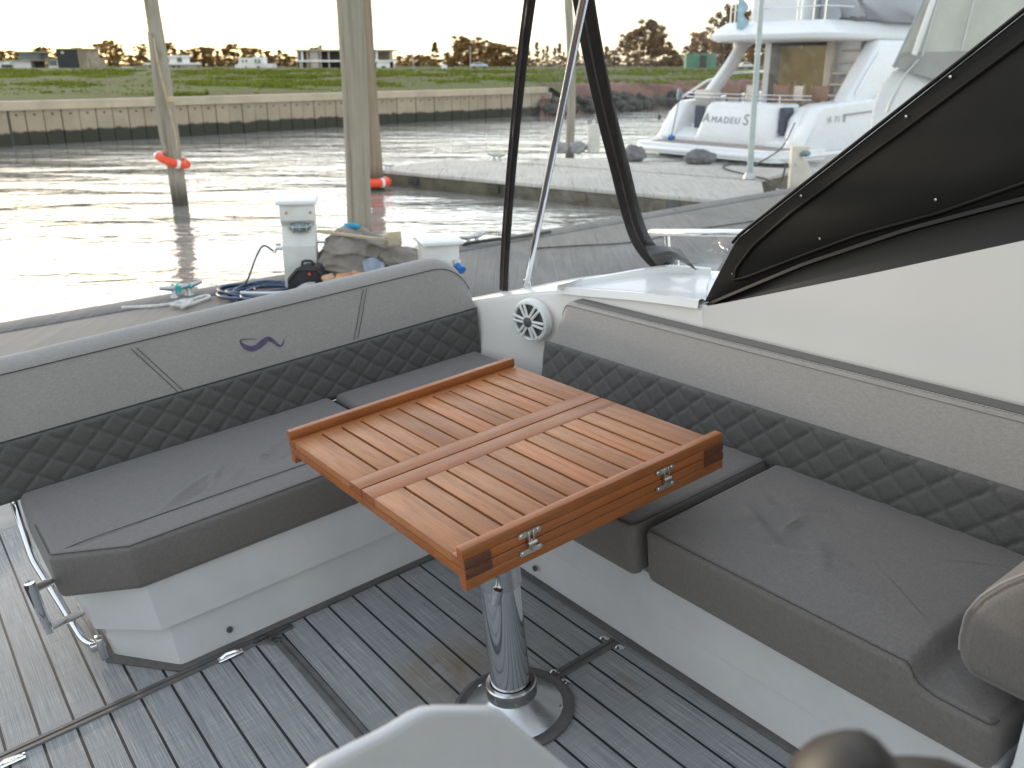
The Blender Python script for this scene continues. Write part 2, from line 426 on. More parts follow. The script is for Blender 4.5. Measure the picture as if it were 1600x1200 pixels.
def leaf_mat(name, c, tr):
    n = NT(name); oi = n.new('ShaderNodeObjectInfo')
    isl = n.new('ShaderNodeNewGeometry').outputs['Random Per Island']
    col = n.ramp(isl, [(0, tuple(x * .55 for x in c)), (1, tuple(x * 1.35 for x in c))])
    col = n.mix(n.val(oi.outputs['Random'], 0, 1, 0, .5), col, (c[0] * 1.1, c[1] * .75, c[2] * .8))
    df = n.new('ShaderNodeBsdfDiffuse'); n.link(col, df.inputs[0]); tl = n.new('ShaderNodeBsdfTranslucent')
    tl.inputs[0].default_value = (*tr, 1)
    m = n.new('ShaderNodeMixShader'); m.inputs[0].default_value = .45; n.link(df.outputs[0], m.inputs[1]); n.link(tl.outputs[0], m.inputs[2])
    n.link(m.outputs[0], n.out.inputs['Surface']); return n.m
M_leaf = leaf_mat('evening_leaves', (.15, .118, .065), (.58, .36, .13))  # leaf colours hold the warm evening light, lightened in place of haze
M_leaf2 = leaf_mat('dark_leaves', (.11, .09, .052), (.45, .28, .10))
M_bark = mat('pale_bark', (.20, .165, .13), .9, var=.3)
M_grass = leaf_mat('grass_blades', (.13, .165, .04), (.18, .22, .035))
M_hconc = mat('raw_house_concrete', (.45, .395, .34), .9, var=.15, vs=.4)
M_hwhite = mat('white_render', (.80, .78, .75), .8, var=.08, vs=.3)
M_hdark = mat('dark_opening', (.05, .045, .042), .5, var=.3, vs=.5)
M_hbrick = mat('bare_brick', (.30, .235, .18), .9, var=.3, vs=.5)
M_hblack = mat('black_cladding', (.03, .032, .036), .6, var=.3, vs=.4)
M_htan = mat('tan_panel', (.36, .29, .22), .8, var=.2, vs=.4)
M_hglass = mat('house_glass', (.10, .13, .13), .1, var=.3, vs=.3)
M_tealf = mat('teal_sheeting', (.035, .20, .20), .7, var=.2, vs=.4)
M_green = mat('green_container', (.10, .24, .16), .6, var=.25, vs=.6)
M_carp = mat('silver_car', (.50, .56, .62), .25, var=.05, coat=.5)
M_carg = mat('car_glass', (.05, .07, .09), .08, var=.2)
M_tyre = mat('tyre', (.02, .02, .02), .8)
M_ywhite = mat('yacht_gelcoat', (.78, .80, .82), .25, var=.03, vs=.6, coat=.3)
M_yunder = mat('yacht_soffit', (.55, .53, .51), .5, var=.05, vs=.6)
M_yglass = mat('golden_reflection_glass', (.26, .20, .085), .12, var=.3, vs=1.2)  # golden reflection painted into the glass colour
M_yframe = mat('dark_frame', (.025, .025, .027), .4)
M_yteak = mat('grey_teak', (.27, .225, .195), .7, var=.2, vs=5)
M_ychair = wood('deck_chair_wood', (.30, .17, .11), (.16, .08, .05), 2, .5, .4, .2)
M_ycanvas = mat('grey_boat_cover', (.36, .38, .41), .8, var=.12, vs=1.0, bump=.25, bs=2.2, bd=.1)
M_ycream = mat('cream_cushion', (.58, .52, .45), .8, var=.08)
M_ydark = mat('boot_top', (.035, .042, .045), .5, var=.3, vs=1)
M_yblue = mat('navy_canvas', (.03, .045, .075), .7, var=.3, vs=4)
M_letter = mat('grey_lettering', (.25, .29, .30), .4)
M_canopy = mat('beige_canopy', (.50, .49, .44), .7, var=.12, vs=1.5)
M_canopyg = mat('grey_canopy_skirt', (.33, .325, .31), .8, var=.15, vs=2)
M_flag = mat('pale_blue_flag', (.30, .46, .55), .8, var=.25, vs=5)
M_polep = mat('pale_green_pole', (.40, .46, .455), .5, var=.15, vs=4)
M_stone = mat('grey_sack', (.30, .29, .29), .9, var=.3, vs=5, bump=.4, bs=12, bd=.02)
M_sackd = mat('dark_grey_sack', (.15, .145, .15), .9, var=.35, vs=5, bump=.4, bs=12, bd=.02)
M_whitebag = mat('white_wrapping', (.66, .63, .57), .75, var=.15, vs=5, bump=.4, bs=9, bd=.03)
M_pcream = mat('cream_pedestal', (.62, .57, .48), .6, var=.12, vs=4)

# ================================================================== THE MOTORBOAT (boat axes: x across, y aft, z up from the cockpit sole)
V3 = Vector

def round_poly(poly, rads, n=8):
    P = [Vector((p[0], p[1])) for p in poly]; out = []
    k = len(P)
    for i in range(k):
        r_ = rads[i] if isinstance(rads, (list, tuple)) else rads
        a = P[i - 1] - P[i]; b = P[(i + 1) % k] - P[i]
        if r_ <= 0: out.append(P[i].copy()); continue
        an = a.angle(b); t = min(r_ / math.tan(an / 2), a.length * .49, b.length * .49)
        p0 = P[i] + a.normalized() * t; p1 = P[i] + b.normalized() * t
        for j in range(n + 1):
            s = j / n; out.append((1 - s) ** 2 * p0 + 2 * s * (1 - s) * P[i] + s * s * p1)
    return out
def resample(P, n):
    L = [0]; k = len(P)
    for i in range(k): L.append(L[-1] + (P[(i + 1) % k] - P[i]).length)
    out = []; j = 0
    for i in range(n):
        d = L[-1] * i / n
        while L[j + 1] < d: j += 1
        t = (d - L[j]) / max(1e-9, L[j + 1] - L[j]); out.append(P[j].lerp(P[(j + 1) % k], t))
    return out
def inset(P, d):
    k = len(P); A = sum(P[i].cross(P[(i + 1) % k]) for i in range(k)); sgn = 1 if A > 0 else -1; out = []
    for i in range(k):
        t = (P[(i + 1) % k] - P[i - 1]).normalized(); out.append(P[i] + Vector((-t.y, t.x)) * sgn * d)
    return out
def cushion(poly, rad, z0, z1, r=.028, crown=.012, wr=None, n=200, top=lambda x, y: 0.0):
    P = resample(round_poly(poly, rad), n); mb = MB(); rings = []
    c = sum((p for p in P), Vector((0, 0))) / n
    rings.append([V3((p.x, p.y, z0)) for p in inset(P, .02)])
    for i in range(4):
        a = i / 3 * math.pi / 2; q = inset(P, .02 * (1 - math.sin(a))); rings.append([V3((p.x, p.y, z0 + .02 * (1 - math.cos(a)))) for p in q])
    for i in range(7):
        a = i / 6 * math.pi / 2; q = inset(P, r * (1 - math.cos(a)))
        rings.append([V3((p.x, p.y, z1 - r + r * math.sin(a) + top(p.x, p.y))) for p in q])
    q = inset(P, r); K = 34
    for k in range(1, K + 1):
        s = k / K * .985; rg = []
        for p in q:
            w = p.lerp(c, s); z = z1 + crown * sm(s * 2.2) + top(w.x, w.y) + (wr(w.x, w.y) if wr else 0)
            rg.append(V3((w.x, w.y, z)))
        rings.append(rg)
    mb.loft(rings); return mb, P
def seam(P, ins, z, r=.0018, sel=None, top=lambda x, y: 0.0):
    q = inset(P, ins); mb = MB(); path = [V3((p.x, p.y, z + top(p.x, p.y))) for p in q if sel is None or sel(p)]
    return path
def ridge(segs):
    def f(x, y):
        z = 0
        for (ax, ay, bx, by, w, h) in segs:
            dx, dy = bx - ax, by - ay; L2 = dx * dx + dy * dy
            t = max(0, min(1, ((x - ax) * dx + (y - ay) * dy) / L2)); px, py = ax + t * dx, ay + t * dy
            d2 = (x - px) ** 2 + (y - py) ** 2; z += 1.7 * h * math.exp(-d2 / (w * w)) * math.sin(math.pi * (.12 + .76 * t))
        return z
    return f

# ---- the deck sheet ------------------------------------------------
mb = MB()
mb.prism([(-2.0, -2.6, -.03), (1.6, -2.6, -.03), (1.6, 3.80, -.03), (-1.9, 3.80, -.03)], (0, 0, .03))
solo('deck', mb, M_deck, 'grey striped synthetic teak cockpit deck under the table', 'deck', (0, 0, 0), FB, kind='structure')

# ---- hull, side deck, coaming ---------------------------------------
boat = thing('motorboat', 'white motorboat hull with side deck around the cockpit', 'motorboat', (0, 0, 0), FB)
outer = [V3((2.42, -3.0, 1.02)), V3((2.40, -1.0, .96)), V3((2.38, .8, .88)), bz_(1117, 423, .80), bz_(1035, 418, .775), bz_(1006, 422, .762), bz_(900, 436, .71), bz_(821, 452, .655), bz_(787, 458, .625)]
inner = [V3((2.05, -3.0, 1.02)), V3((2.05, -1.0, .98)), V3((2.05, .8, .92)), bx_(1093, 481, 2.05), bx_(1000, 469, 2.045), bx_(930, 463, 2.035), bx_(872, 457, 2.02), bx_(805, 462, 1.985), bx_(742, 471, 1.945)]
NN = 60
oc = curve(outer, NN); ic = curve(inner, NN)
# close the quarter: add aft rounding
aft_o = [V3((2.07, 3.22, .585)), V3((1.98, 3.36, .56)), V3((1.80, 3.44, .55))]
oc2 = oc + aft_o; ic2 = ic + [V3((1.915, 3.2, .575)), V3((1.88, 3.26, .565)), V3((1.78, 3.30, .56))]
mb = MB()
rings = []
for a, b in zip(oc2, ic2):
    b = b + V3((.055 * sm((1.86 - b.y) / .1), 0, 0)); w = (a - b)
    rings.append([b + V3((0, 0, -.03)) + w.normalized() * .002, b + w.normalized() * .012 + V3((0, 0, .004)), b.lerp(a, .25) + V3((0, 0, .009)), b.lerp(a, .6) + V3((0, 0, .012)), b.lerp(a, .9) + V3((0, 0, .008)), a, a + w.normalized() * .012 + V3((0, 0, -.02)), a + w.normalized() * .02 + V3((0, 0, -.07))])
mb.loft(rings, closed=False, cap=False)
part('side_deck', mb, M_gel, boat, 50)
# recessed panel on the side deck: a raised lip round it
lp = [bz_(872, 457, .728), bz_(940, 445, .748), bz_(1025, 431, .782), bz_(1068, 431, .79), bz_(1111, 434, .795)]
lp2 = [V3((p.x, p.y, 0)) for p in lp]
mb = MB()
up = curve([p + V3((0, 0, .006)) for p in lp], 24); lo = curve(inner[3:7][::-1], 24)
rg = []
for a, b in zip(up, lo):
    b2 = b + V3((.012, 0, .012)); d = (a - b2)
    rg.append([a + d.normalized() * .02 + V3((0, 0, .024)), a + V3((0, 0, .024)), a + V3((0, 0, .004)), b2 + d * .5 + V3((0, 0, .005)), b2 + V3((.018, 0, .004)), b2 + V3((.0, 0, .016)), b2 + V3((-.014, 0, .014)), b2 + V3((-.022, 0, -.012))])
mb.loft(rg, closed=False, cap=False)
part('deck_recess', mb, M_gel, boat, 45)
# inner coaming wall
mb = MB(); rg = []
for b in [q for q in ic2 if q.y > 1.87]:
    t = sm((b.y - 2.3) / .8)
    fx = lerp(2.062, b.x - .01, t)
    rg.append([b + V3((.006, 0, 0)), b + V3((.0005, 0, -.012)), V3((lerp(b.x, fx, .5), b.y, lerp(b.z, .3, .4))), V3((fx - .01 - .02 * t, b.y - .05 * t, .3)), V3((fx - .02 - .03 * t, b.y - .05 * t, .0))])
mb.loft(rg, closed=False, cap=False)
# the wall that rises to the roof support
wl = [V3((2.054, 1.99, .725)), bx_(1095, 481, 2.052), bx_(1350, 430, 2.052), bx_(1600, 376, 2.052), V3((2.052, .2, 1.33)), V3((2.052, -3, 1.5)), V3((2.052, -3, .2)), V3((2.054, 1.99, .2))]
mb.prism(wl, (.03, 0, 0))
part('coaming', mb, M_cream, boat, 45)
# outer hull
mb = MB(); rg = []
for a, b in zip(oc2, ic2):
    w = (a - b); w.z = 0; w.normalize()
    rg.append([a + w * .02 + V3((0, 0, -.06)), a + w * .05 + V3((0, 0, -.12)), a + w * .03 + V3((0, 0, -.2)), V3((a.x * .97, a.y, -.1)), V3((a.x * .88, a.y, -.62))])
mb.loft(rg, closed=False, cap=False)
mb.prism([(-2.1, 3.86, -.5), (1.85, 3.86, -.5), (1.85, 3.30, .5), (1.85, 3.30, -.5)], (0, 0, .0001)) if False else None
mb.box((0, .4, -.33), (3.9, 6.7, .5), bev=.05)
part('hull', mb, M_gel, boat, 45)
mb = MB(); mb.box((.0, 4.06, -.045), (3.9, .50, .09), bev=.02)
part('swim_platform', mb, M_plat, boat, 40)
# hard top over the helm: shades the cockpit from above
mb = MB(); mb.prism([(-2.1, .45, 1.95), (2.1, .45, 1.95), (2.1, -3.2, 2.0), (-2.1, -3.2, 2.0)], (0, 0, .09), bev=.03)
part('hard_top', mb, M_gel, boat, 40)
# moulded end panel at the forward end of the side bench
mb = MB(); q0 = bx_(1600, 1090, 1.40); q1 = bx_(1562, 1205, 1.40)
mb.prism([(1.385, .56, .30), (1.385, .55, .41), (1.385, .54, .47), (1.385, .52, .62), (1.385, .45, .7), (1.385, -.6, .7), (1.385, -.6, 0), (1.385, .575, 0), (1.385, .575, .25)][::-1], (.6, 0, 0), bev=.012)
part('end_moulding', mb, M_gel, boat, 40)

# ---- black roof support wing ---------------------------------------
wing = thing('roof_support', 'black moulded roof support wing rising from the side deck', 'roof support', (2.1, 1.4, 1.0), FB)
X0 = 2.085
def wpt(px, py, x=X0): return bx_(px, py, x)
out = [wpt(1097, 477), wpt(1115, 440), wpt(1135, 402), wpt(1146, 381), wpt(1154, 371), wpt(1170, 358), wpt(1400, 178), wpt(1610, 12)]
top1 = V3((X0, .62, 1.86)); top2 = V3((X0, .2, 1.95)); 
lowf = [V3((X0, -.6, 1.95)), V3((X0, .3, 1.40)), wpt(1600, 310), wpt(1425, 356), wpt(1258, 412), wpt(1160, 453)]
mb = MB(); mb.prism(out + [top1, top2] + lowf, (.05, 0, 0), bev=.006)
part('wing_panel', mb, M_blackm, wing, 35)
# glossy lower flange that faces the cockpit
mb = MB()
fl_t = [wpt(1097, 479, X0 - .004), wpt(1160, 452, X0 - .004), wpt(1258, 411, X0 - .004), wpt(1425, 355, X0 - .004), wpt(1610, 306, X0 - .004), V3((X0 - .004, .3, 1.40)), V3((X0 - .004, -.6, 1.92))]
fl_b = [bx_(1100, 482, 2.055), bx_(1160, 469, 2.055), bx_(1258, 449, 2.055), bx_(1425, 414, 2.055), bx_(1610, 377, 2.055), V3((2.055, .3, 1.29)), V3((2.055, -.6, 1.8))]
a = poly(fl_t, 60); b = poly(fl_b, 60)
mb.loft([[p + V3((-.012, 0, .004)), p + V3((-.016, 0, -.006)), p.lerp(q, .12) + V3((.004, 0, 0)), p.lerp(q, .5) + V3((.012, 0, 0)), q, q + V3((.02, 0, 0)), p + V3((.02, 0, 0))] for p, q in zip(a, b)], True, True)
part('lower_flange', mb, M_black, wing, 60)
# pressed groove and raised bead round the panel
gp = [wpt(1148, 437, X0 - .003), wpt(1150, 420, X0 - .003), wpt(1178, 383, X0 - .003), wpt(1240, 330, X0 - .003), wpt(1410, 205, X0 - .003), wpt(1615, 52, X0 - .003)]
gl = [wpt(1148, 437, X0 - .003), wpt(1165, 434, X0 - .003), wpt(1250, 401, X0 - .003), wpt(1342, 367, X0 - .003), wpt(1467, 333, X0 - .003), wpt(1615, 281, X0 - .003)]
mb = MB(); mb.tube(poly(gp, 120, .02), .005, 8); mb.tube(poly(gl, 80, .02), .0055, 8)
part('pressed_bead', mb, M_blackm, wing, 60)
ed = poly(out[3:] + [top1], 80, .02)
mb = MB(); mb.tube([p + V3((-.001, .002, .004)) for p in ed], .0055, 8); part('edge_trim', mb, M_chrome if False else M_black, wing, 60)
for (px, py) in ((1144, 428), (1281, 373), (1252, 306), (1416, 182), (1462, 312), (1485, 120)):
    mb = MB(); c = wpt(px, py, X0 - .004); mb.lathe(c, [(.0001, 0), (.0042, 0), (.0036, .0015), (.0001, .002)], 10, Matrix.Rotation(-math.pi / 2, 4, 'Y'))
    part('screw', mb, M_steel, wing)

# ---- transom bench (left in the photograph) -------------------------
tb = thing('transom_bench', 'long grey transom bench with purple swoosh on its backrest', 'bench', (1.0, 2.7, 0), FB)
# white moulded base: an upper part and a kick below the seam
mb = MB()
def ringz(pts, z): return [V3((x, y, z)) for x, y in pts]
up_o = [(1.42, 2.41), (.335, 2.41), (.165, 2.588), (.165, 2.98), (1.42, 2.98)]
md_o = [(1.42, 2.397), (.350, 2.397), (.200, 2.548), (.200, 2.98), (1.42, 2.98)]
lo_o = [(1.42, 2.412), (.368, 2.412), (.225, 2.56), (.225, 2.98), (1.42, 2.98)]
ft_o = [(1.42, 2.397), (.376, 2.397), (.235, 2.60), (.235, 2.98), (1.42, 2.98)]
def rp(P, z): return [V3((p.x, p.y, z)) for p in resample(round_poly(P, [0, .014, .012, .012, 0], 4), 220)]
mb.loft([rp(up_o, .30), rp(up_o, .285), rp(md_o, .148), rp(md_o, .143), rp(lo_o, .138), rp(lo_o, .134), rp(ft_o, .004)])
part('seat_base', mb, M_gel2, tb, 24)
mb = MB(); mb.prism([V3((p.x, p.y, .0)) for p in round_poly([(1.42, 2.372), (.367, 2.372), (.205, 2.585), (.205, 2.99), (1.42, 2.99)], [0, .03, .02, .02, 0])], (0, 0, .009), bev=.003)
part('base_gasket', mb, M_rubber, tb)
mb = MB(); c = by_(359, 984, 2.397); mb.lathe(V3((c.x, 2.4, c.z)), [(.0001, 0), (.0095, 0), (.0095, .006), (.006, .006), (.005, .002), (.0001, .002)], 14, Matrix.Rotation(math.pi / 2, 4, 'X'))
part('drain_plug', mb, M_rubber, tb)
wrA = ridge([(.46, 2.53, .64, 2.66, .013, .009), (.52, 2.53, .66, 2.62, .012, -.006), (.60, 2.56, .70, 2.70, .012, .007), (.76, 2.60, .92, 2.74, .014, .010), (.82, 2.58, .97, 2.68, .012, -.006), (.66, 2.55, .74, 2.64, .010, .005)])
mb, P = cushion([(1.221, 2.395), (.325, 2.395), (.140, 2.515), (.140, 3.03), (1.221, 3.03)], [.02, .016, .016, .04, .02], .288, .430, .022, .010, wrA, 280)
ca = part('seat_cushion', mb, M_seat, tb, 60)
mb = MB(); pth = seam(P, .006, .4275, sel=lambda p: p.y < 2.75); 
q = sorted(pth, key=lambda p: (p.x if p.y < 2.5 else -p.y)); 
ql = [p for p in pth if p.x < .33]; qf = [p for p in pth if p.x >= .33 and p.y < 2.5]
ql.sort(key=lambda p: -p.y); qf.sort(key=lambda p: p.x)
mb.tube(ql + qf, .0014, 6); mb.tube(curve([V3((.150, 2.52, .425)), V3((.25, 2.515, .435)), V3((.45, 2.505, .4385)), V3((.8, 2.50, .4395)), V3((1.20, 2.50, .434))], 60), .0013, 6)
part('piping', mb, M_seam, ca)
mb, P = cushion([(1.88, 2.46), (1.24, 2.46), (1.24, 3.03), (1.90, 3.03), (1.90, 2.6)], [.02, .03, .03, .02, .0], .288, .432, .026, .008)
part('seat_cushion', mb, M_seat, tb, 60)
mb = MB(); mb.box((1.2305, 2.74, .352), (.09, .56, .11)); part('gap_shade_filler', mb, M_bag, tb, 0)  # dark filler added in the cushion gap, standing in for its shade
# backrest
def ztop(x):
    if x <= 1.735: return .846 + .012 * (1 - x)* .5
    t = min(1, (x - 1.735) / .20); return .60 + (.246 - .004) * math.sqrt(max(0, 1 - t ** 2.5)) * 1.0 + .0 if t < 1 else .60
prof = [(3.155, .40), (3.05, .40), (3.035, .415), (3.035, .60), (3.045, .70), (3.058, .785), (3.060, .80), (3.066, .822), (3.082, .839), (3.105, .846), (3.13, .839), (3.148, .82), (3.156, .79), (3.16, .60)]
xs = list(np.linspace(-.10, 1.66, 60)) + [1.735 + .20 * math.sin(a) for a in np.linspace(.0, math.pi / 2, 22)]
rg = []
for x in xs:
    zt = ztop(x); k = (zt - .60) / .246
    e = sm((x - 1.86) / .075) * .02 
    rg.append([V3((x, lerp(y, 3.1, e * 8 * .5), z if z <= .60 else .60 + (z - .60) * max(.02, k))) for y, z in prof])
mb = MB(); mb.loft(rg)
bk = part('backrest', mb, M_back, tb, 60)
mb = MB()
mb.tube([V3((x, 3.0565, .60 + (.803 - .60) * max(.02, (ztop(x) - .60) / .246))) for x in xs if x < 1.925], .0016, 6)
mb.tube([V3((x, 3.033, .604)) for x in np.linspace(-.1, 1.935, 30)], .0022, 6)
def face_y(z): return 3.035 + max(0, z - .6) * .115
for (p0, p1) in (((205, 545), (278, 612)), ((213, 543), (286, 610)), ((567, 452), (553, 531)), ((573, 450), (559, 529))):
    a = by_(*p0, 3.055); b = by_(*p1, 3.036); mb.tube([a + V3((0, -.001, 0)), a.lerp(b, .5) + V3((0, -.002, 0)), b + V3((0, -.001, 0))], .0010, 6)
part('seam_stitching', mb, M_thread, bk)
def quilt(axis, s0, s1, z0, z1, pos, bulge=.009, W=.105, Hh=.086, nx=None, edge=.02, sgn=-1, zt=None):
    # diamond-quilted pad: pos(s, z) gives the point on the backing, sgn*axis is the outward side
    mb = MB(); nx = nx or int((s1 - s0) / .0052); nz = 34; rows = []
    for i in range(nx + 1):
        s = lerp(s0, s1, i / nx); row = []
        for j in range(nz + 1):
            z = lerp(z0, z1, j / nz)
            u = s / W; v = (z - z0) / Hh + .25
            a = abs(((u + v) % 1) - .5) * 2; b = abs(((u - v) % 1) - .5) * 2   # 1 at the stitch lines
            h = (1 - max(a, b) ** 7) * (1 - .25 * (a ** 2 + b ** 2) / 2)
            ed = min(s - s0, s1 - s) / edge; ez = min(z - z0, z1 - z) / .018
            h = .25 + .75 * h; k = math.sqrt(max(0, 1 - (1 - min(1, max(0, ez))) ** 2)) * math.sqrt(max(0, 1 - (1 - min(1, max(0, ed))) ** 2))
            p = pos(s, z); row.append(p + V3(axis) * (bulge * h * k + .002))
        rows.append(row)
    mb.loft(rows, closed=False, cap=False)
    # stitch lines as dashes
    th = MB(); 
    for d in (1, -1):
        kmin = math.floor(s0 / W - 3); kmax = math.ceil(s1 / W + 3)
        for k in range(kmin, kmax):
            n = 60; prev = None; cnt = 0
            for i in range(n):
                z = lerp(z0 + .004, z1 - .004, (i + .5) / n); v = (z - z0) / Hh + .25; s = (k + .5 - d * v + (0)) * W
                s2 = s
                if s2 < s0 + .006 or s2 > s1 - .006: prev = None; continue
                p = pos(s2, z) + V3(axis) * (bulge * .25 + .0032)
                if prev is not None and i % 3: th.tube([prev, p], .0014, 4, cap=False)
                prev = p
    return mb, th
mb, th = quilt((0, -1, 0), -.095, 1.932, .405, .602, lambda s, z: V3((s, 3.035, z)))
qp = part('quilted_panel', mb, M_quilt, bk, 80); part('quilt_stitching', th, M_thread, qp, 0, fix=False)
# the swoosh on the backrest
def swoosh():
    C = [(1200, 449, 2), (1165, 449, 3), (1131, 453, 5), (1132, 470, 12), (1150, 486, 22), (1178, 494, 25), (1206, 484, 25), (1232, 464, 26), (1256, 448, 22), (1278, 457, 16), (1297, 473, 12), (1312, 480, 8), (1324, 470, 5), (1332, 447, 1.5)]
    Q = curve([V3((a, b, w)) for a, b, w in C], 60); L = []; Rr = []
    for i, q in enumerate(Q):
        t = (Q[min(i + 1, 59)] - Q[max(i - 1, 0)]); t.z = 0; t.normalize(); n = V3((-t.y, t.x, 0)) * max(1, q.z) / 2
        for S, sg in ((L, 1), (Rr, -1)):
            u = V3((q.x, q.y, 0)) + n * sg; S.append((u.x / 3, 380 + u.y / 3))
    f = lambda p: (lambda w: V3((w.x, face_y(w.z) - .003, w.z)))(by_(p[0], p[1], 3.045))
    mb = MB(); a = [f(p) for p in L]; b = [f(p) for p in Rr]
    mb.loft([[p, q, q + V3((0, .006, 0)), p + V3((0, .006, 0))] for p, q in zip(a, b)]); return mb
part('swoosh_emblem', swoosh(), M_purple, bk)
# stainless arm that carries the backrest, and the step handle on the base
mb = MB()
mb.tube(poly([by_(12, 735, 3.09), by_(22, 785, 3.09), by_(52, 875, 2.96), by_(92, 938, 2.82), by_(132, 1003, 2.70), by_(160, 1010, 2.63)], 60, .03), .0125, 12)
part('backrest_arm', mb, M_chrome, tb, 60)
mb = MB(); e = bx_(158, 1012, .19); mb.box(e, (.02, .03, .07), bev=.005); mb.box(e + V3((-.012, 0, .01)), (.03, .02, .022), bev=.005)
part('arm_hinge', mb, M_steel, tb)
hA = bx_(47, 915, .06); hB = bx_(77, 985, .085)
mb = MB(); mb.tube([hA + V3((0, 0, .006)), hA, hB, hB + V3((0, 0, -.006))], [.010, .0115, .0115, .010], 12)
mb.tube([hA.lerp(hB, .08), bx_(88, 905, .17)], .0115, 12); mb.tube([hA.lerp(hB, .94), bx_(127, 958, .20)], .0115, 12)
part('step_handle', mb, M_chrome, tb, 60)
mb = MB(); mb.box((.212, 2.66, .18), (.01, .12, .22), bev=.003)
part('mounting_plate', mb, M_steel, tb)

# ---- side bench (right in the photograph) ---------------------------
sb = thing('side_bench', 'long grey side bench along the white coaming with bolster at its end', 'bench', (1.6, 1.5, 0), FB)
mb = MB()
S_ = [[V3((1.402, y, 0)), V3((1.400, y, .134)), V3((1.404, y, .138)), V3((1.392, y, .144)), V3((1.388, y, .25)), V3((1.380, y, .288)), V3((1.99, y, .288)), V3((1.99, y, 0))] for y in np.linspace(2.39, .58, 12)]
mb.loft(S_); part('seat_base', mb, M_gel2, sb, 35)
mb = MB(); mb.box((1.394, 1.49, .005), (.022, 1.80, .010), bev=.003); part('base_gasket', mb, M_rubber, sb)
mb = MB(); c = bx_(836, 888, 1.39); mb.lathe(V3((1.392, c.y, c.z)), [(.0001, 0), (.0095, 0), (.0095, .006), (.006, .006), (.005, .002), (.0001, .002)], 14, Matrix.Rotation(-math.pi / 2, 4, 'Y'))
part('drain_plug', mb, M_rubber, sb)
wrB = ridge([(1.62, 1.36, 1.50, 1.16, .011, .009), (1.68, 1.22, 1.54, 1.20, .010, .008), (1.66, 1.30, 1.74, 1.20, .011, .007), (1.47, 1.22, 1.56, 1.02, .012, .008), (1.60, 1.13, 1.50, 1.04, .018, .005), (1.72, 1.36, 1.66, 1.26, .014, -.004), (1.53, 1.36, 1.58, 1.24, .02, -.004)])
def dip(x, y): return -.035 * sm((.76 - y) / .03) * sm((1.62 - x) / .05 + .2) - .01 * sm((.74 - y) / .05)
mb, P = cushion([(1.365, .585), (1.365, 1.478), (1.915, 1.478), (1.915, .585)], [.02, .03, .02, .02], .272, .428, .022, .012, wrB, 320, dip)
cb = part('seat_cushion', mb, M_seat, sb, 60)
mb = MB(); pf = [p for p in seam(P, .005, .4262, top=dip) if p.x < 1.40]; pf.sort(key=lambda p: p.y)
pk = [p for p in seam(P, .005, .4262, top=dip) if p.x >= 1.40 and p.y > 1.3]; pk.sort(key=lambda p: p.x)
mb.tube(pf + pk, .0014, 6); part('piping', mb, M_seam, cb)
mb, P = cushion([(1.350, 1.502), (1.350, 2.385), (1.40, 2.44), (1.90, 2.44), (1.90, 1.502)], [.03, .02, .02, .02, .02], .272, .428, .026, .010, ridge([(1.5, 1.56, 1.52, 1.62, .02, -.004)]))
cc = part('seat_cushion', mb, M_seat, sb, 60)
mb = MB(); pf = [p for p in seam(P, .005, .4255) if p.x < 1.40 and p.y < 2.38]; pf.sort(key=lambda p: -p.y); pk = [p for p in seam(P, .005, .4255) if p.x >= 1.40 and p.y < 1.6]; pk.sort(key=lambda p: p.x)
mb.tube(pf + pk, .0014, 6); part('piping', mb, M_seam, cc)
def bxr(z): return 1.885 + max(0, z - .44) * .22 + max(0, z - .56) * .18
prof = [(2.042, .40), (1.895, .40), (1.885, .42), (bxr(.50), .50), (bxr(.57), .57), (bxr(.64), .64), (bxr(.695), .695), (bxr(.70) + .004, .706), (bxr(.70) + .014, .713), (2.022, .713), (2.036, .706), (2.044, .69)]
rg = []; ys = list(np.linspace(.50, 2.47, 50)) + [2.47 + .09 * math.sin(a) for a in np.linspace(.1, math.pi / 2, 10)]
for y in ys:
    t = max(0, (y - 2.47) / .09); k = math.sqrt(max(0, 1 - t * t)); zt = .10 * (1 - k)
    rg.append([V3((x + .03 * (1 - k) * (1 if x < 1.97 else -.3), y - .05 * sm((z - .55) / .2) * (1 if t > 0 else 0) * t, z - zt * sm((z - .5) / .21))) for x, z in prof])
mb = MB(); mb.loft(rg); bk2 = part('backrest', mb, M_back, sb, 60)
mb = MB(); e = [(y, max(0, (y - 2.47) / .09)) for y in ys[:-3]]
mb.tube([V3((bxr(.70) + .0005, y - .05 * t, .704 - .10 * (1 - math.sqrt(1 - t * t)))) for y, t in e], .0022, 6)
part('seam_stitching', mb, M_thread2, bk2)
mb = MB()
for i in range(150):
    y = lerp(.60, 2.44, i / 150); mb.tube([V3((bxr(.70) + .012, y, .7135)), V3((bxr(.70) + .012, y + .007, .7135))], .0016, 4)
part('top_stitching', mb, M_thread2, bk2, 0)
mb = MB(); mb.prism([V3((bxr(.70) + .018, .50, .7128)), V3((2.03, .50, .7128)), V3((2.03, 2.46, .7128)), V3((bxr(.70) + .018, 2.46, .7128))], (0, 0, .0022))
part('top_panel', mb, M_quilt, bk2)
mb, th = quilt((-1, 0, .22), .50, 2.553, .405, .566, lambda s, z: V3((bxr(z), s, z)), W=.098, Hh=.082)
qp = part('quilted_panel', mb, M_quilt, bk2, 80); part('quilt_stitching', th, M_thread, qp, 0, fix=False)
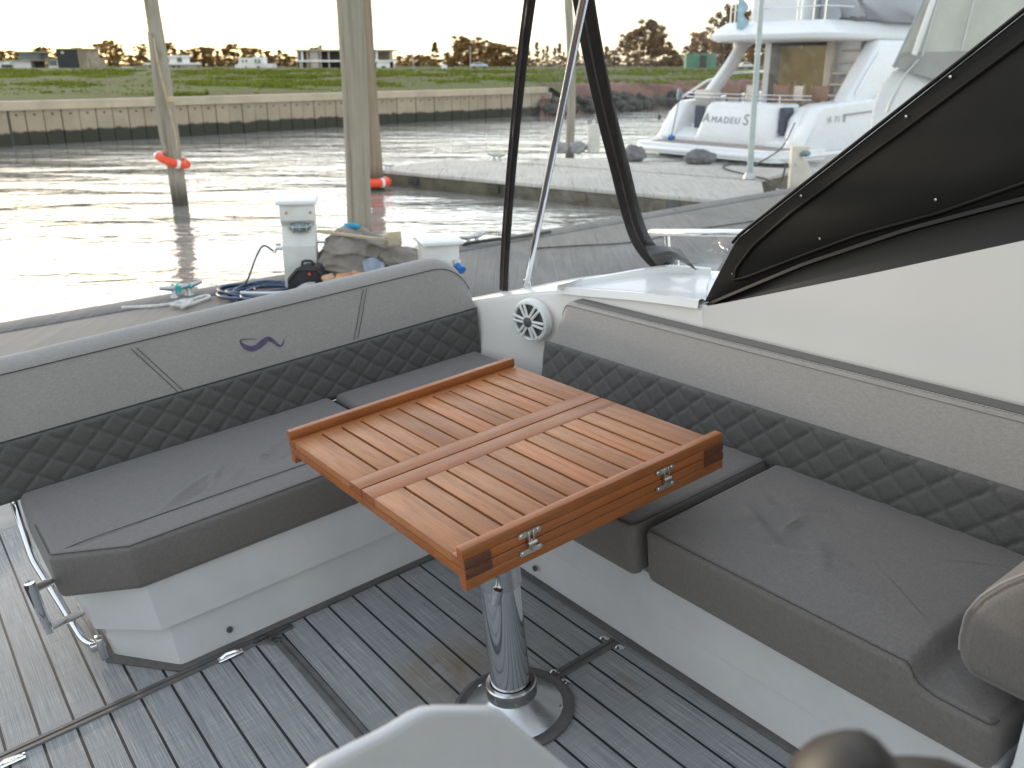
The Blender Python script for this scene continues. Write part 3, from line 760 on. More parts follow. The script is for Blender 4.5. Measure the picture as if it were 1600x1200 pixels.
# bolster at the forward end
def bol():
    mb = MB(); O = [(.47, .420), (.665, .420), (.688, .45), (.690, .50), (.684, .555), (.660, .605), (.625, .65), (.585, .69), (.53, .715), (.47, .72)]
    P = resample(round_poly(O, .03, 4), 70); rings = []; N = 26
    for i in range(N + 1):
        t = i / N; x = lerp(1.405, 1.93, t); d = min(x - 1.405, 1.93 - x); q = .028; k = 0 if d > q else q - math.sqrt(max(0, q * q - (q - d) ** 2))
        sl = 0
        rings.append([V3((x, p.x - sl * sm((p.y - .45) / .2), p.y)) for p in inset(P, k + .0005)])
    mb.loft(rings); return mb, P
mb, P = bol(); bo = part('bolster', mb, M_seat, sb, 70)
mb = MB(); q = inset(P, .004); mb.tube([V3((1.416, p.x, p.y)) for p in q if p.y > .47 and p.x > .5], .0022, 6); part('piping', mb, M_thread2, bo)

# ---- loudspeaker ------------------------------------------------------
sp_c = bx_(832, 500, 1.972)
SPM = Matrix.Rotation(R(16), 4, 'Z') @ Matrix.Rotation(-math.pi / 2, 4, 'Y')
spk = thing('loudspeaker', 'round white six-spoke speaker in the white coaming', 'loudspeaker', sp_c, FB)
mb = MB(); mb.lathe(sp_c, [(.0001, .004), (.066, .004), (.068, .022), (.074, .026), (.082, .022), (.086, .010), (.086, -.01), (.0001, -.01)], 40, SPM); part('rim', mb, M_white, spk, 35)
mb = MB(); mb.lathe(sp_c, [(.0001, .010), (.03, .010), (.064, .018), (.066, .006), (.0001, .005)], 36, SPM); part('cone', mb, M_rubber, spk)
for k in range(6):
    mb = MB()
    for dd in (-.0095, .0095):
        a = k * math.pi / 3 + .35
        p0 = SPM @ V3((.016 * math.cos(a) - dd * math.sin(a) * .6, .016 * math.sin(a) + dd * math.cos(a) * .6, .028)); p1 = SPM @ V3((.072 * math.cos(a) - dd * 1.1 * math.sin(a), .072 * math.sin(a) + dd * 1.1 * math.cos(a), .026))
        mb.tube([sp_c + p0, sp_c + p1], .0058, 6)
    part('spoke', mb, M_white, spk)
mb = MB(); mb.lathe(sp_c, [(.0001, .040), (.016, .038), (.020, .034), (.021, .02), (.0001, .02)], 24, SPM); part('centre_cap', mb, M_rubber, spk)
mb = MB(); a = [(-.010, .006), (-.004, -.005), (0, .003), (.004, -.005), (.010, .006)]; mb.tube([sp_c + SPM @ V3((y, x, .0405)) for x, y in a], .0016, 5); part('cap_emblem', mb, M_steel, spk)

# ---- folding table ----------------------------------------------------
TX0, TX1, TY0, TYM, TY1, TZ = .775, 1.548, 1.372, 1.824, 2.266, .640
tab = thing('folding_table', 'brown slatted teak folding table on a steel pedestal', 'table', (.993, 1.594, 0), FB)
def leaf(y0, y1, lipside):
    mb = MB(); t = .022; zc = TZ - t / 2; bev = .0016
    st = .078; joinw = .062 if lipside > 0 else .066; lipw = .026
    ja, jb = (y0, y0 + joinw) if lipside > 0 else (y1 - joinw, y1)
    la, lb = (y1 - .046, y1) if lipside > 0 else (y0, y0 + .046)
    mb.cur = 0
    n = 10; sx0, sx1 = TX0 + st, TX1 - st; g = .0072; w = (sx1 - sx0 - g * (n + 1)) / n
    sy0, sy1 = (jb, la) if lipside > 0 else (lb, ja)
    for sx in (TX0 + st / 2, TX1 - st / 2): mb.box((sx, (sy0 + sy1) / 2, zc), (st, sy1 - sy0, t), bev=bev)
    for i in range(n): mb.box((sx0 + g + w / 2 + i * (w + g), (sy0 + sy1) / 2, zc), (w, sy1 - sy0 - .0002, t - .0003), bev=bev)
    mb.cur = 1
    mb.box(((TX0 + TX1) / 2, (ja + jb) / 2 + (.0008 if lipside > 0 else -.0008), zc), (TX1 - TX0, joinw - .0016, t), bev=bev)
    mb.box(((TX0 + TX1) / 2, (la + lb) / 2, zc), (TX1 - TX0, lb - la, t), bev=bev)
    return mb
def endlip(y, up, ext):
    mb = MB(); z = TZ + .0125 if up else TZ - .0465 - .0125
    mb.box(((TX0 + TX1) / 2, y, z), (TX1 - TX0 + ext, .024, .0255), bev=.003); return mb
for (y0, y1, s) in ((TYM + .001, TY1, 1), (TY0, TYM - .001, -1)):
    lf = part('slatted_leaf', leaf(y0, y1, s), (M_teak_y, M_teak_x), tab, 30)
    part('raised_lip', endlip(TY1 - .0125 if s > 0 else TY0 + .0125, True, .002), M_teak_x, lf, 30)
for (y0, y1, s) in ((TYM + .001, TY1, 1), (TY0, TYM - .001, -1)):
    mb = MB(); mb.box(((TX0 + TX1) / 2, (y0 + y1) / 2, TZ - .0348), (TX1 - TX0, y1 - y0, .0225), bev=.002)
    lf = part('under_leaf', mb, M_teak_x, tab, 30)
    part('hanging_lip', endlip(TY1 - .0125 if s > 0 else TY0 + .0125, False, .002), M_teak_x, lf, 30)
for x in (TX0 + .034, TX1 - .034):
    mb = MB(); mb.box((x, TY0 - .0005, TZ - .0105), (.066, .004, .020), bev=.001); mb.box((x, TY0 - .0005, TZ - .0350), (.066, .004, .020), bev=.001)
    part('finger_joint', mb, M_teak_d, tab, 30)
def hinge(x):
    mb = MB(); y = TY0 - .0015; zm = TZ - .0225
    for dz in (-.021, .021):
        sl = .006 if dz > 0 else -.006
        mb.prism([V3((p.x, y, p.y)) for p in round_poly([(x - .030, zm + dz - .0065), (x + .030, zm + dz - .0065 ), (x + .030, zm + dz + .0065), (x - .030, zm + dz + .0065)], .006, 4)], (0, -.0028, 0))
        for sx in (-.022, .022): mb.lathe((x + sx, y - .0025, zm + dz), [(.0001, 0), (.0042, 0), (.003, .0022), (.0001, .0026)], 10, Matrix.Rotation(math.pi / 2, 4, 'X'))
    for k in (-.006, .0, .006):
        mb.box((x + k, y - .006, zm + (.008 if k else -.006)), (.0042, .008, .040 if k else .030), bev=.0012)
    mb.tube([(x - .011, y - .010, zm), (x + .011, y - .010, zm)], .0042, 10); return mb
for px in ((827, 845), (1037, 728)):
    c = by_(*px, TY0); part('hinge', hinge(c.x), M_hinge, tab, 40)
LX, LY = .993, 1.594
mb = MB(); mb.lathe((LX, LY, 0), [(.0001, .012), (.132, .010), (.142, .007), (.142, .0), (.0001, .0)], 48); mb.lathe((LX, LY, 0), [(.128, .0115), (.070, .052), (.062, .060), (.0001, .062)], 48)
bp = part('base_plate', mb, M_steel, tab, 30)
mb = MB(); mb.lathe((LX, LY, 0), [(.142, .0), (.157, .0), (.158, .008), (.154, .012), (.145, .013), (.142, .011)], 56); part('rubber_ring', mb, M_rubber, bp)
for a in (.5, 1.75, 3.0, 4.3, 5.5):
    mb = MB(); mb.lathe((LX + .118 * math.cos(a), LY + .118 * math.sin(a), .012), [(.0001, .004), (.006, .005), (.010, .003), (.012, 0)], 12); part('screw', mb, M_chrome, bp)
mb = MB(); mb.lathe((LX, LY, 0), [(.0655, .045), (.0655, .088), (.0625, .092), (.0540, .0925), (.0540, .05)], 48); part('collar', mb, M_steel, tab, 35)
mb = MB(); mb.lathe((LX, LY, 0), [(.0515, .06), (.0500, .415), (.0001, .416)], 48); part('column', mb, M_chrome, tab, 40)
mb = MB(); mb.lathe((LX, LY, 0), [(.0505, .385), (.0545, .386), (.0545, .445), (.051, .449), (.0001, .449)], 48); part('collar', mb, M_steel, tab, 35)
mb = MB(); mb.lathe((LX, LY, 0), [(.040, .44), (.040, .571), (.0001, .571)], 32); mb.box((LX + .12, LY + .12, .578), (.30, .30, .008)); part('inner_column', mb, M_steel, tab, 40)
mb = MB(); d = V3((-.62, -.78, 0)).normalized(); c0 = V3((LX, LY, .405)); mb.tube([c0 + d * .04, c0 + d * .085], .008, 10); side = V3((-d.y, d.x, 0)) * .3 + V3((0, 0, 1)); side.normalize()
mb.tube([c0 + d * .088 - side * .022, c0 + d * .088 - side * .02, c0 + d * .088 + side * .02, c0 + d * .088 + side * .022], [.010, .0125, .0125, .010], 12); part('clamp_handle', mb, M_chrome, tab, 50)

# ---- deck hatch trim and the cable strip ------------------------------
hat = thing('deck_hatch', 'rectangular deck hatch outlined by a grey rubber channel with chrome latches', 'hatch', (.2, 2.0, 0), FB)
hp = [(-1.9, 2.335), (.50, 2.358), (.585, 2.355), (.632, 2.32), (.645, 2.25), (.648, 1.55), (.648, .2)]
def channel(pts, w, h=.006):
    mb = MB(); Q = curve([V3((*p, 0)) for p in pts], 80); rg = []
    for i, q in enumerate(Q):
        t = (Q[min(i + 1, 79)] - Q[max(i - 1, 0)]).normalized(); nrm = V3((-t.y, t.x, 0))
        rg.append([q + nrm * w / 2 + V3((0, 0, .0005)), q + nrm * w * .45 + V3((0, 0, h)), q + nrm * .12 * w + V3((0, 0, h)), q + nrm * .06 * w + V3((0, 0, .001)), q - nrm * .06 * w + V3((0, 0, .001)), q - nrm * .12 * w + V3((0, 0, h)), q - nrm * w * .45 + V3((0, 0, h)), q - nrm * w / 2 + V3((0, 0, .0005))])
    mb.loft(rg, closed=False, cap=False); return mb
def chan2(pts):
    return channel(pts, .036)
part('rubber_channel', chan2(hp), M_rubber, hat, 30)
for (px, py) in ((360, 1024), (16, 1190)):
    c = bz_(px, py, .008); mb = MB(); mb.box(c, (.075, .022, .006), bev=.003); mb.tube([c + V3((-.03, 0, .004)), c + V3((-.01, .002, .009)), c + V3((.012, -.002, .009)), c + V3((.03, 0, .004))], .004, 8); part('latch', mb, M_chrome, hat)
st = thing('deck_strip', 'short grey rubber strip between the pedestal and the side bench', 'floor strip', (1.25, 1.62, 0), FB)
a = bz_(868, 1057, 0); b = bz_(962, 1002, 0)
mb = channel([(a.x, a.y), (lerp(a.x, b.x, .5), lerp(a.y, b.y, .5)), (b.x, b.y)], .034, .005); part('rubber_channel', mb, M_rubber, st, 30)
for (px, py) in ((865, 1051), (882, 1066), (943, 998), (967, 1012)):
    c = bz_(px, py, 0); mb = MB(); mb.lathe(c, [(.011, .0), (.011, .003), (.006, .007), (.0001, .0075)], 14); mb.box(c + V3((.004, -.010, .002)), (.012, .012, .004), bev=.001); part('screw', mb, M_chrome, st)

# ---- clear curtain, zippers, strut, rail -------------------------------
z1p = [by_(787, 453, 3.02), by_(789, 400, 2.98), by_(796, 300, 2.86), by_(805, 200, 2.70), by_(815, 100, 2.52), by_(828, 0, 2.32), by_(842, -90, 2.15)]
z2p = [by_(1045, 416, 2.34), by_(1022, 402, 2.345), by_(1000, 372, 2.34), by_(984, 325, 2.31), by_(968, 260, 2.27), by_(950, 190, 2.21), by_(930, 100, 2.11), by_(912, 0, 2.0), by_(902, -90, 1.9)]
Z1 = curve(z1p, 50); Z2 = curve(z2p, 50)
cur = thing('clear_curtain', 'clear vinyl side curtain with black zips above the side deck', 'curtain', (2.1, 2.5, .7), FB)
mb = MB(); rg = []
foot = curve([z1p[0], bz_(821, 452, .662), bz_(900, 436, .716), bz_(1006, 422, .768), z2p[0]], 41)
for i in range(50):
    row = []
    for j in range(41):
        s = j / 40; p = Z1[i].lerp(Z2[i], s)
        base = Z1[0].lerp(Z2[0], s); off = (foot[j] - base) * max(0, 1 - i / 14) ** 2
        bow = V3((.05, .03, 0)) * math.sin(math.pi * s) * sm(i / 20) * .6
        wv = V3((.010, .006, 0)) * math.sin(9 * s + i * .21) * math.sin(math.pi * s)
        row.append(p + off + bow + wv)
    rg.append(row)
mb.loft(rg, closed=False, cap=False); part('vinyl_panel', mb, M_vinyl, cur, 80, fix=False)
wedge = curve([bz_(1120, 423, .802), bx_(1132, 403, 2.10), bx_(1152, 372, 2.10), bx_(1240, 305, 2.10), bx_(1400, 178, 2.10), bx_(1600, 20, 2.10), V3((2.08, .75, 1.74))], 50)
mb = MB(); rg = []
for i in range(50):
    row = []
    for j in range(31):
        s = j / 30; p = Z2[i].lerp(wedge[i], s)
        row.append(p + V3((.012, .008, 0)) * math.sin(8 * s + i * .17) * math.sin(math.pi * s) + V3((.06, .02, 0)) * math.sin(math.pi * s) * sm(i / 15) * .5)
    rg.append(row)
mb.loft(rg, closed=False, cap=False); part('vinyl_panel', mb, M_vinyl, cur, 80, fix=False)
def strap(P, w, th=.004):
    mb = MB(); rg = []
    for i, p in enumerate(P):
        t = (P[min(i + 1, len(P) - 1)] - P[max(i - 1, 0)]).normalized()
        view = (p - V3((.3, .3, 1.5))).normalized(); b = t.cross(V3((.8, .55, .0)).normalized()).normalized(); n = b.cross(t)
        b = (b * .85 + V3((.55, -.75, 0)) * .0).normalized()
        ww = w[i] if isinstance(w, list) else w
        rg.append([p + b * ww / 2, p + b * ww * .45 + n * th, p + b * ww * .08 + n * th, p + n * th * 2.2, p - b * ww * .08 + n * th, p - b * ww * .45 + n * th, p - b * ww / 2, p - b * ww * .45 - n * th, p - n * th * 2.2, p + b * ww * .45 - n * th])
    mb.loft(rg); return mb
part('zip_strip', strap(Z1, .040), M_zip, cur, 40)
part('zip_strip', strap(Z2, [lerp(.075, .062, i / 49) for i in range(50)], .005), M_zip, cur, 40)
for Z, o in ((Z1, .0), (Z2, .0)):
    mb = MB(); mb.tube([p + V3((-.011, -.006, 0)) for p in Z], .0035, 6); part('zip_teeth', mb, M_zipb, cur, 60)
# folded flap at the foot of the second zip
mb = MB(); fa = [by_(1008, 384, 2.33), by_(1035, 385, 2.27), by_(1062, 389, 2.2)]; fb = [by_(1012, 402, 2.30), by_(1046, 396, 2.20), by_(1075, 412, 2.14)]; fc = [by_(1030, 418, 2.30), by_(1052, 404, 2.22), by_(1088, 422, 2.12)]
A, Bq, C = curve(fa, 12), curve(fb, 12), curve(fc, 12)
mb.loft([[p, q + V3((-.01, -.02, .012)), r_, r_ + V3((.006, .006, 0)), q + V3((0, -.01, .006)), p + V3((.006, .006, 0))] for p, q, r_ in zip(A, Bq, C)]); part('canvas_flap', mb, M_flap, cur, 50)
mb = MB(); b0 = by_(1058, 421, 2.27); mb.lathe(b0 + V3((0, 0, -.01)), [(.03, 0), (.028, .012), (.014, .016), (.010, .03), (.008, .055), (.0001, .058)], 18); part('turn_post', mb, M_chrome, cur, 40)
strut = thing('steel_strut', 'slim stainless strut between the two black zips', 'strut', by_(822, 448, 2.90), FB)
p0 = by_(823, 442, 2.90); p1 = by_(914, -10, 1.92); mb = MB(); mb.tube([p0, p1, p1 + (p1 - p0) * .12], .0125, 14); part('tube', mb, M_chrome, strut, 60)
mb = MB(); f0 = by_(824, 452, 2.90); mb.box(f0 + V3((0, 0, .0)), (.05, .045, .008), bev=.003); mb.box(f0 + V3((-.008, 0, .022)), (.006, .02, .045), bev=.002); mb.box(f0 + V3((.010, 0, .022)), (.006, .02, .045), bev=.002)
mb.tube([f0 + V3((-.014, 0, .036)), f0 + V3((.016, 0, .036))], .005, 8); part('foot_bracket', mb, M_chrome, strut)
mb = MB(); mb.tube([p0 + (p1 - p0) * .02 + V3((-.016, 0, 0)), p0 + (p1 - p0) * .035 + V3((.004, -.02, 0)), p0 + (p1 - p0) * .03 + V3((.018, 0, 0))], .002, 6); part('lock_pin', mb, M_chrome, strut)
rail = thing('grab_rail', 'polished steel grab rail on the outer side deck', 'rail', bx_(1044, 420, 2.44), FB)
ra = bx_(1016, 363, 2.43); rb = bx_(1150, 364, 2.45)
mb = MB(); dv = (rb - ra); mb.tube([ra - dv * .005, ra, ra + dv * .03, ra + dv, ra + dv * 2.2], [.008, .016, .019, .019, .019], 14, flat=.75, up=(0, 0, 1)); part('bar', mb, M_chrome, rail, 60)
mb = MB(); q = ra.lerp(rb, .21); mb.tube([q, V3((q.x, q.y, .80)), V3((q.x - .0, q.y, .70))], .012, 12); part('stanchion', mb, M_chrome, rail, 60)

# ---- out-of-focus things close to the lens ------------------------------
con = thing('console', 'blurred white moulded console back with rounded top corners near the lens', 'console', (.35, .7, .6), FB)
cpx = [(480, 1225), (510, 1200), (560, 1174), (610, 1149), (648, 1125), (668, 1116), (690, 1113), (740, 1112.5), (775, 1113), (795, 1121), (830, 1152), (890, 1202), (925, 1230)]
cy = .62
ol = [by_(px, py, cy) for px, py in cpx]
ol = [ol[0] + V3((-.02, 0, -.5))] + ol + [ol[-1] + V3((.02, 0, -.5))]
mb = MB(); mb.prism(ol, (0, .018, 0), bev=.005, seg=3); part('panel', mb, M_gel2, con, 50)
sbk = thing('helm_seat', 'blurred brown leather seat top at the bottom edge near the lens', 'seat', (.6, .2, .9), FB)
def atd(px, py, d):
    r = RB.T @ np.array([(px - 800) / F, (py - 600) / F, 1.0]); return V3(CAMB + d * r)
c1 = atd(1318, 1218, .55); c2 = atd(1478, 1250, .58)
rt = V3(RB[0]); dn = V3(RB[1]); fw = V3(RB[2])
def camM(rot):
    a = rt * math.cos(rot) + dn * math.sin(rot); b = -rt * math.sin(rot) + dn * math.cos(rot)
    return Matrix((a, b, fw)).transposed()
mb = MB(); mb.blob(c1 + dn * .012, (.033, .042, .05), 3, .05, 3, camM(.55)); part('headrest', mb, M_brown, sbk, 80)
mb = MB(); mb.blob(c2 + dn * .012, (.060, .034, .05), 5, .05, 3, camM(.25)); part('cushion', mb, M_brown, sbk, 80)

# ================================================================== THE WORLD (x right, y away, z up, water at z = 0)
mb = MB(); mb.add([(-900, -60, 0), (900, -60, 0), (900, 400, 0), (-900, 400, 0)], [[0, 1, 2, 3]])
solo('river_water', mb, M_water, 'brown river water mirroring the bright evening sky', 'water', (0, 0, 0), kind='structure', smooth=0, fix=False)

# ---- quay wall and the far bank --------------------------------------------
wl_px = [(-400, 268), (-150, 243), (0, 230), (150, 221.5), (270, 214.5), (420, 205.5), (600, 194.5), (797, 183), (870, 178.5)]
WP = curve([wz_(x, y, 0) for x, y in wl_px], 200)
far_end = WP[-1]
ZW = 1.17
quay = thing('quay_wall', 'concrete sheet pile quay wall along the far grassy bank', 'quay wall', WP[100], FW)
def arc(P, step):
    L = 0; nxt = 0; out = []
    for i in range(len(P) - 1):
        d = (P[i + 1] - P[i]).length
        while nxt <= L + d: out.append((P[i].lerp(P[i + 1], (nxt - L) / d), (P[i + 1] - P[i]).normalized())); nxt += step
        L += d
    return out
A = arc(WP, .47); mb = MB(); hol = MB()
for i in range(len(A) - 1):
    a, b = A[i][0], A[i + 1][0]; t = (b - a).normalized(); n = V3((t.y, -t.x, 0)); k = .018 * (i % 2) + random.uniform(0, .012)
    a2, b2 = a + t * .012 + n * k, b - t * .012 + n * k
    mb.prism([a2 + V3((0, 0, -.4)), b2 + V3((0, 0, -.4)), b2 + V3((0, 0, ZW - .22)), a2 + V3((0, 0, ZW - .22))], -n * .25)
    c = a.lerp(b, .5) + n * (k + .003) + V3((0, 0, ZW - .36)); hol.box(c, (.055, .01, .055), rz=math.atan2(t.y, t.x))
part('sheet_piles', mb, M_wall, quay, 0)
part('weep_hole', hol, M_hdark, quay, 0); quay.children[-1]['kind'] = 'stuff'
mb = MB(); rg = []
for p, t in arc(WP, .8):
    n = V3((t.y, -t.x, 0)); rg.append([p + n * .10 + V3((0, 0, ZW - .235)), p + n * .10 + V3((0, 0, ZW - .01)), p + n * .085 + V3((0, 0, ZW)), p - n * .32 + V3((0, 0, ZW)), p - n * .32 + V3((0, 0, ZW - .235))])
mb.loft(rg); part('concrete_cap', mb, M_conc, quay, 30)
# backing behind the joints so no light leaks through
mb = MB(); rg = []
for p, t in arc(WP, 1.5):
    n = V3((t.y, -t.x, 0)); rg.append([p - n * .05 + V3((0, 0, -.4)), p - n * .05 + V3((0, 0, ZW - .23)), p - n * .3 + V3((0, 0, ZW - .23)), p - n * .3 + V3((0, 0, -.4))])
mb.loft(rg); part('backing', mb, M_hdark, quay, 30)

# land: from the wall top out to the horizon
shore = [p for p in WP[::4]]
ext = [wz_(px, py, 0) for px, py in ((930, 174), (1000, 170), (1080, 166), (1200, 160), (1400, 152))] + [V3((60, 55, 0)), V3((140, 62, 0)), V3((800, 70, 0))]
shore2 = [V3((-900, -20, 0)), V3((-120, -12, 0)), V3((-60, -2, 0))] + shore + ext
nw = len(shore) + 3
rg = []
def hmap(x, y):
    return .10 * math.sin(x * .21 + y * .13) + .08 * math.sin(x * .47 - y * .31 + 1.3) + .05 * math.sin(x * .9 + y * .7)
for i, p in enumerate(shore2):
    q = V3((p.x * 1.0, p.y, 0)); c = V3((p.x - 0, p.y + 0, 0))
    dirn = V3((p.x, p.y + 25, 0)).normalized()
    row = []
    wallz = ZW - .03 if i < nw else 0
    prof_ = [(-.28 if i < nw else -1.0, wallz if i < nw else -.3), (.8 if i < nw else 2.5, ZW - .02 if i < nw else .45), (2.5 if i < nw else 6, ZW + .02 if i < nw else .95)]
    for d in (5, 9, 14, 20, 28, 38, 50, 65, 85, 110, 150, 220, 400, 900, 3000): prof_.append((d + 4, ZW - .03))
    for k, (d, z) in enumerate(prof_):
        u = p + dirn * (d + .3 if i < nw else d)
        fade = 0 if k < 2 else min(1, d / 15) * (1 if d < 160 else 0)
        row.append(V3((u.x, u.y, z + .9 * hmap(u.x, u.y) * fade * (.6 if d < 40 else 1.1))))
    rg.append(row)
mb = MB(); mb.loft(rg, closed=False, cap=False)
solo('river_bank', mb, M_bank, 'wide flat grassy far bank above the quay wall', 'bank', (0, 30, 0), kind='structure', smooth=60)
# red earth slope beyond the end of the wall
mb = MB(); rg = []
E0 = [WP[-12]] + [wz_(px, py, 0) for px, py in ((870, 178.5), (930, 174), (1000, 170), (1080, 166), (1200, 160), (1400, 152))]
for i, p in enumerate(curve(E0, 70)):
    d = V3((p.x, p.y + 25, 0)).normalized(); row = []
    for k, (q, z) in enumerate(((-1.6, -.3), (-.9, .25), (-.4, .5), (.1, .72), (.9, .9), (1.8, 1.08), (3.2, 1.24), (4.2, 1.05))):
        j = .14 * math.sin(i * 1.7 + k * 2.1) + .1 * math.sin(i * .6 + k)
        row.append(p + d * (q + j) + V3((0, 0, z + .08 * math.sin(i * 2.3 + k * 1.1) * (k > 0))))
    rg.append(row)
mb.loft(rg, closed=False, cap=False); 
solo('earth_bank', mb, M_earth, 'eroded red earth slope past the end of the quay wall', 'bank', E0[2], kind='structure', smooth=60)
mb = MB(); r_ = random.Random(4)
for i in range(260):
    s = r_.uniform(.14, 1) ; p = curve(E0, 70)[int(s * 69)] if i == 0 else rg[int(s * 69)][r_.choice((0, 1, 1, 2))]
    mb.blob(p + V3((r_.uniform(-.4, .4), r_.uniform(-.5, .2), r_.uniform(-.05, .12))), (r_.uniform(.15, .5), r_.uniform(.15, .4), r_.uniform(.12, .32)), i, .2, 1)
solo('bank_rubble', mb, M_mudrock, 'dark wet rubble at the foot of the earth slope', 'rubble', E0[2], kind='stuff', smooth=0)

# grass tufts, denser and greener in patches
mb = MB(); r_ = random.Random(11)
def gp(px, d): return V3(((px - 800) / F * d, d, 0))
cnt = 0
while cnt < 3600:
    d = 30 + 130 * r_.random() ** 1.7; px = r_.uniform(-60, 1180)
    p = gp(px, d)
    n1 = math.sin(p.x * .35 + 2 * math.sin(p.y * .12)) + math.sin(p.x * .13 - p.y * .21 + 1) + .8 * math.sin(p.x * .8 + p.y * .55)
    # keep clear of the water: behind the wall
    near = min(WP[::8], key=lambda q: abs((q.x / max(1, q.y)) - p.x / p.y))
    lim = math.hypot(near.x, near.y) + 1.2
    if math.hypot(p.x, p.y) < lim + (3.5 if px > 860 else 0): continue
    if n1 < .75 and r_.random() > .10: continue
    cnt += 1; s = (.5 + .3 * max(0, n1)) * r_.uniform(.6, 1.3) * (1 + (d - 30) / 110)
    z = ZW - .05 + .9 * hmap(p.x, p.y) * .5
    for k in range(7):
        a = r_.uniform(0, 6.28); w = .05 * s * (1 + d / 90); hgt = .17 * s * r_.uniform(.5, 1.1); o = V3((math.cos(a), math.sin(a), 0)); bb = p + o * r_.uniform(0, .42 * s) + V3((0, 0, z)); sd = V3((-o.y, o.x, 0)) * w
        tip = bb + o * hgt * .5 + V3((0, 0, hgt)); mb.add([bb - sd, bb + sd, tip + sd * .3, tip - sd * .3], [[0, 1, 2, 3]])
solo('grass', mb, M_grass, 'patchy green grass growing over the far bank', 'grass', (0, 40, 0), kind='stuff', smooth=0, fix=False)

# ---- trees -------------------------------------------------------------------
def tree_mesh(kind, seed):
    r_ = random.Random(seed); tr = MB(); lf = MB()
    H = 10.0
    lean = V3((r_.uniform(-.4, .4), r_.uniform(-.4, .4), 0))
    pts = [V3((0, 0, -.5)), V3((0, 0, 2)) + lean * .3, V3((0, 0, 5)) + lean, V3((0, 0, 8)) + lean * 1.6, V3((0, 0, 9.6)) + lean * 1.8]
    tr.tube(curve(pts, 12), [lerp(.20, .03, i / 11) for i in range(12)], 6)
    C = curve(pts, 40); clumps = []
    if kind == 'conifer':
        for i in range(30):
            t = r_.uniform(.22, 1); c = C[int(t * 39)]; rad = 2.1 * (1 - t) + .25; a = r_.uniform(0, 6.28)
            clumps.append((c + V3((math.cos(a), math.sin(a), 0)) * rad * r_.uniform(.3, 1) + V3((0, 0, -.15 * rad)), .55 + .35 * (1 - t), .42))
    elif kind == 'gum':
        for i in range(22):
            t = r_.uniform(.34, 1); c = C[int(t * 39)]; a = r_.uniform(0, 6.28); rad = r_.uniform(.4, 2.4) * (1.15 - .5 * abs(t - .65))
            e = c + V3((math.cos(a) * rad, math.sin(a) * rad, r_.uniform(-.2, .9))); tr.tube([c, c.lerp(e, .5) + V3((0, 0, .1)), e], [.06, .04, .02], 5); clumps.append((e, r_.uniform(.7, 1.25), r_.uniform(.5, .9)))
    else:
        for i in range(26):
            t = r_.uniform(.22, .98); c = C[int(t * 39)]; a = r_.uniform(0, 6.28); rad = r_.uniform(.5, 2.9) * math.sin(math.pi * min(1, .18 + t * .75))
            e = c + V3((math.cos(a) * rad, math.sin(a) * rad, r_.uniform(-.4, .6))); tr.tube([c, c.lerp(e, .5) + V3((0, 0, .1)), e], [.07, .05, .02], 5); clumps.append((e, r_.uniform(.75, 1.25), r_.uniform(.6, .9)))
    for (c, rx, rz) in clumps:
        for k in range(64 if kind != 'conifer' else 42):
            u = V3((r_.gauss(0, 1), r_.gauss(0, 1), r_.gauss(0, 1))).normalized() * r_.random() ** .45
            p = c + V3((u.x * rx, u.y * rx, u.z * rz)); s = r_.uniform(.16, .38)
            n = V3((r_.gauss(0, 1), r_.gauss(0, 1), r_.gauss(0, 1))).normalized(); a = n.orthogonal().normalized(); b = n.cross(a)
            lf.add([p - a * s, p - b * s * .7, p + a * s, p + b * s * .7], [[0, 1, 2, 3]])
    return tr, lf
protos = []
kinds = [('conifer', 21), ('conifer', 22), ('gum', 23), ('gum', 24), ('gum', 27), ('round', 25), ('round', 26), ('round', 28)]
for kd, sd in kinds:
    tr, lf = tree_mesh(kd, sd); z = V3((0, 0, 0)); protos.append((kd, tr.mesh('trunk', z, 40), lf.mesh('crown', z, 0, False)))
TREE_ID = 0
def tree(px, ytop, d, kind, w=1.0, label=None, group='trees along the far bank'):
    global TREE_ID
    TREE_ID += 1; r_ = random.Random(TREE_ID * 13 + 5)
    P_ = [q for q in protos if q[0] == kind]; kd, t, l = r_.choice(P_)
    x = (px - 800) / F * d; z0 = 1.0; h = (101 - ytop) / F * d + 2.1 - z0
    nm = {'conifer': 'conifer_tree', 'gum': 'gum_tree', 'round': 'bushy_tree'}[kind]
    e = thing(nm, label, 'tree', (x, d, z0), FW, group)
    s = h / 10.2; e.scale = (s * w, s * w, s); e.rotation_euler = (0, 0, r_.uniform(0, 6.28))
    for n_, me, mt in (('trunk', t, M_bark), ('crown', l, M_leaf if TREE_ID % 3 else M_leaf2)):
        if not me.materials: me.materials.append(mt)
        o = bpy.data.objects.new(n_, me); COL.objects.link(o); o.parent = e
    return e
L1 = 'low brown bushy tree in the backlit belt behind the white shed at far left'
L2 = 'thin backlit gum tree in the gap beside the black building'
L3 = 'dark evergreen tree in the dense belt behind the white villa'
L4 = 'small backlit bush tree between the raw concrete house and the car'
L5 = 'tall dark bushy tree in the clump behind the parked car'
L6 = 'narrow conifer seen through the clear curtain left of the slanted strut'
L7 = 'tall gum tree seen through the curtain between zip and yacht'
L8 = 'bushy tree behind the green container beside the yacht'
r_ = random.Random(31)
for px, yt, w in ((-18, 88, 1.6), (-4, 90, 1.5), (10, 84, 1.4), (22, 74, 1.3), (30, 73, 1.2), (42, 78, 1.4), (52, 79, 1.5), (64, 78, 1.3), (75, 82, 1.4), (86, 86, 1.5), (98, 84, 1.6)): tree(px, yt, r_.uniform(330, 390), 'round', w, L1)
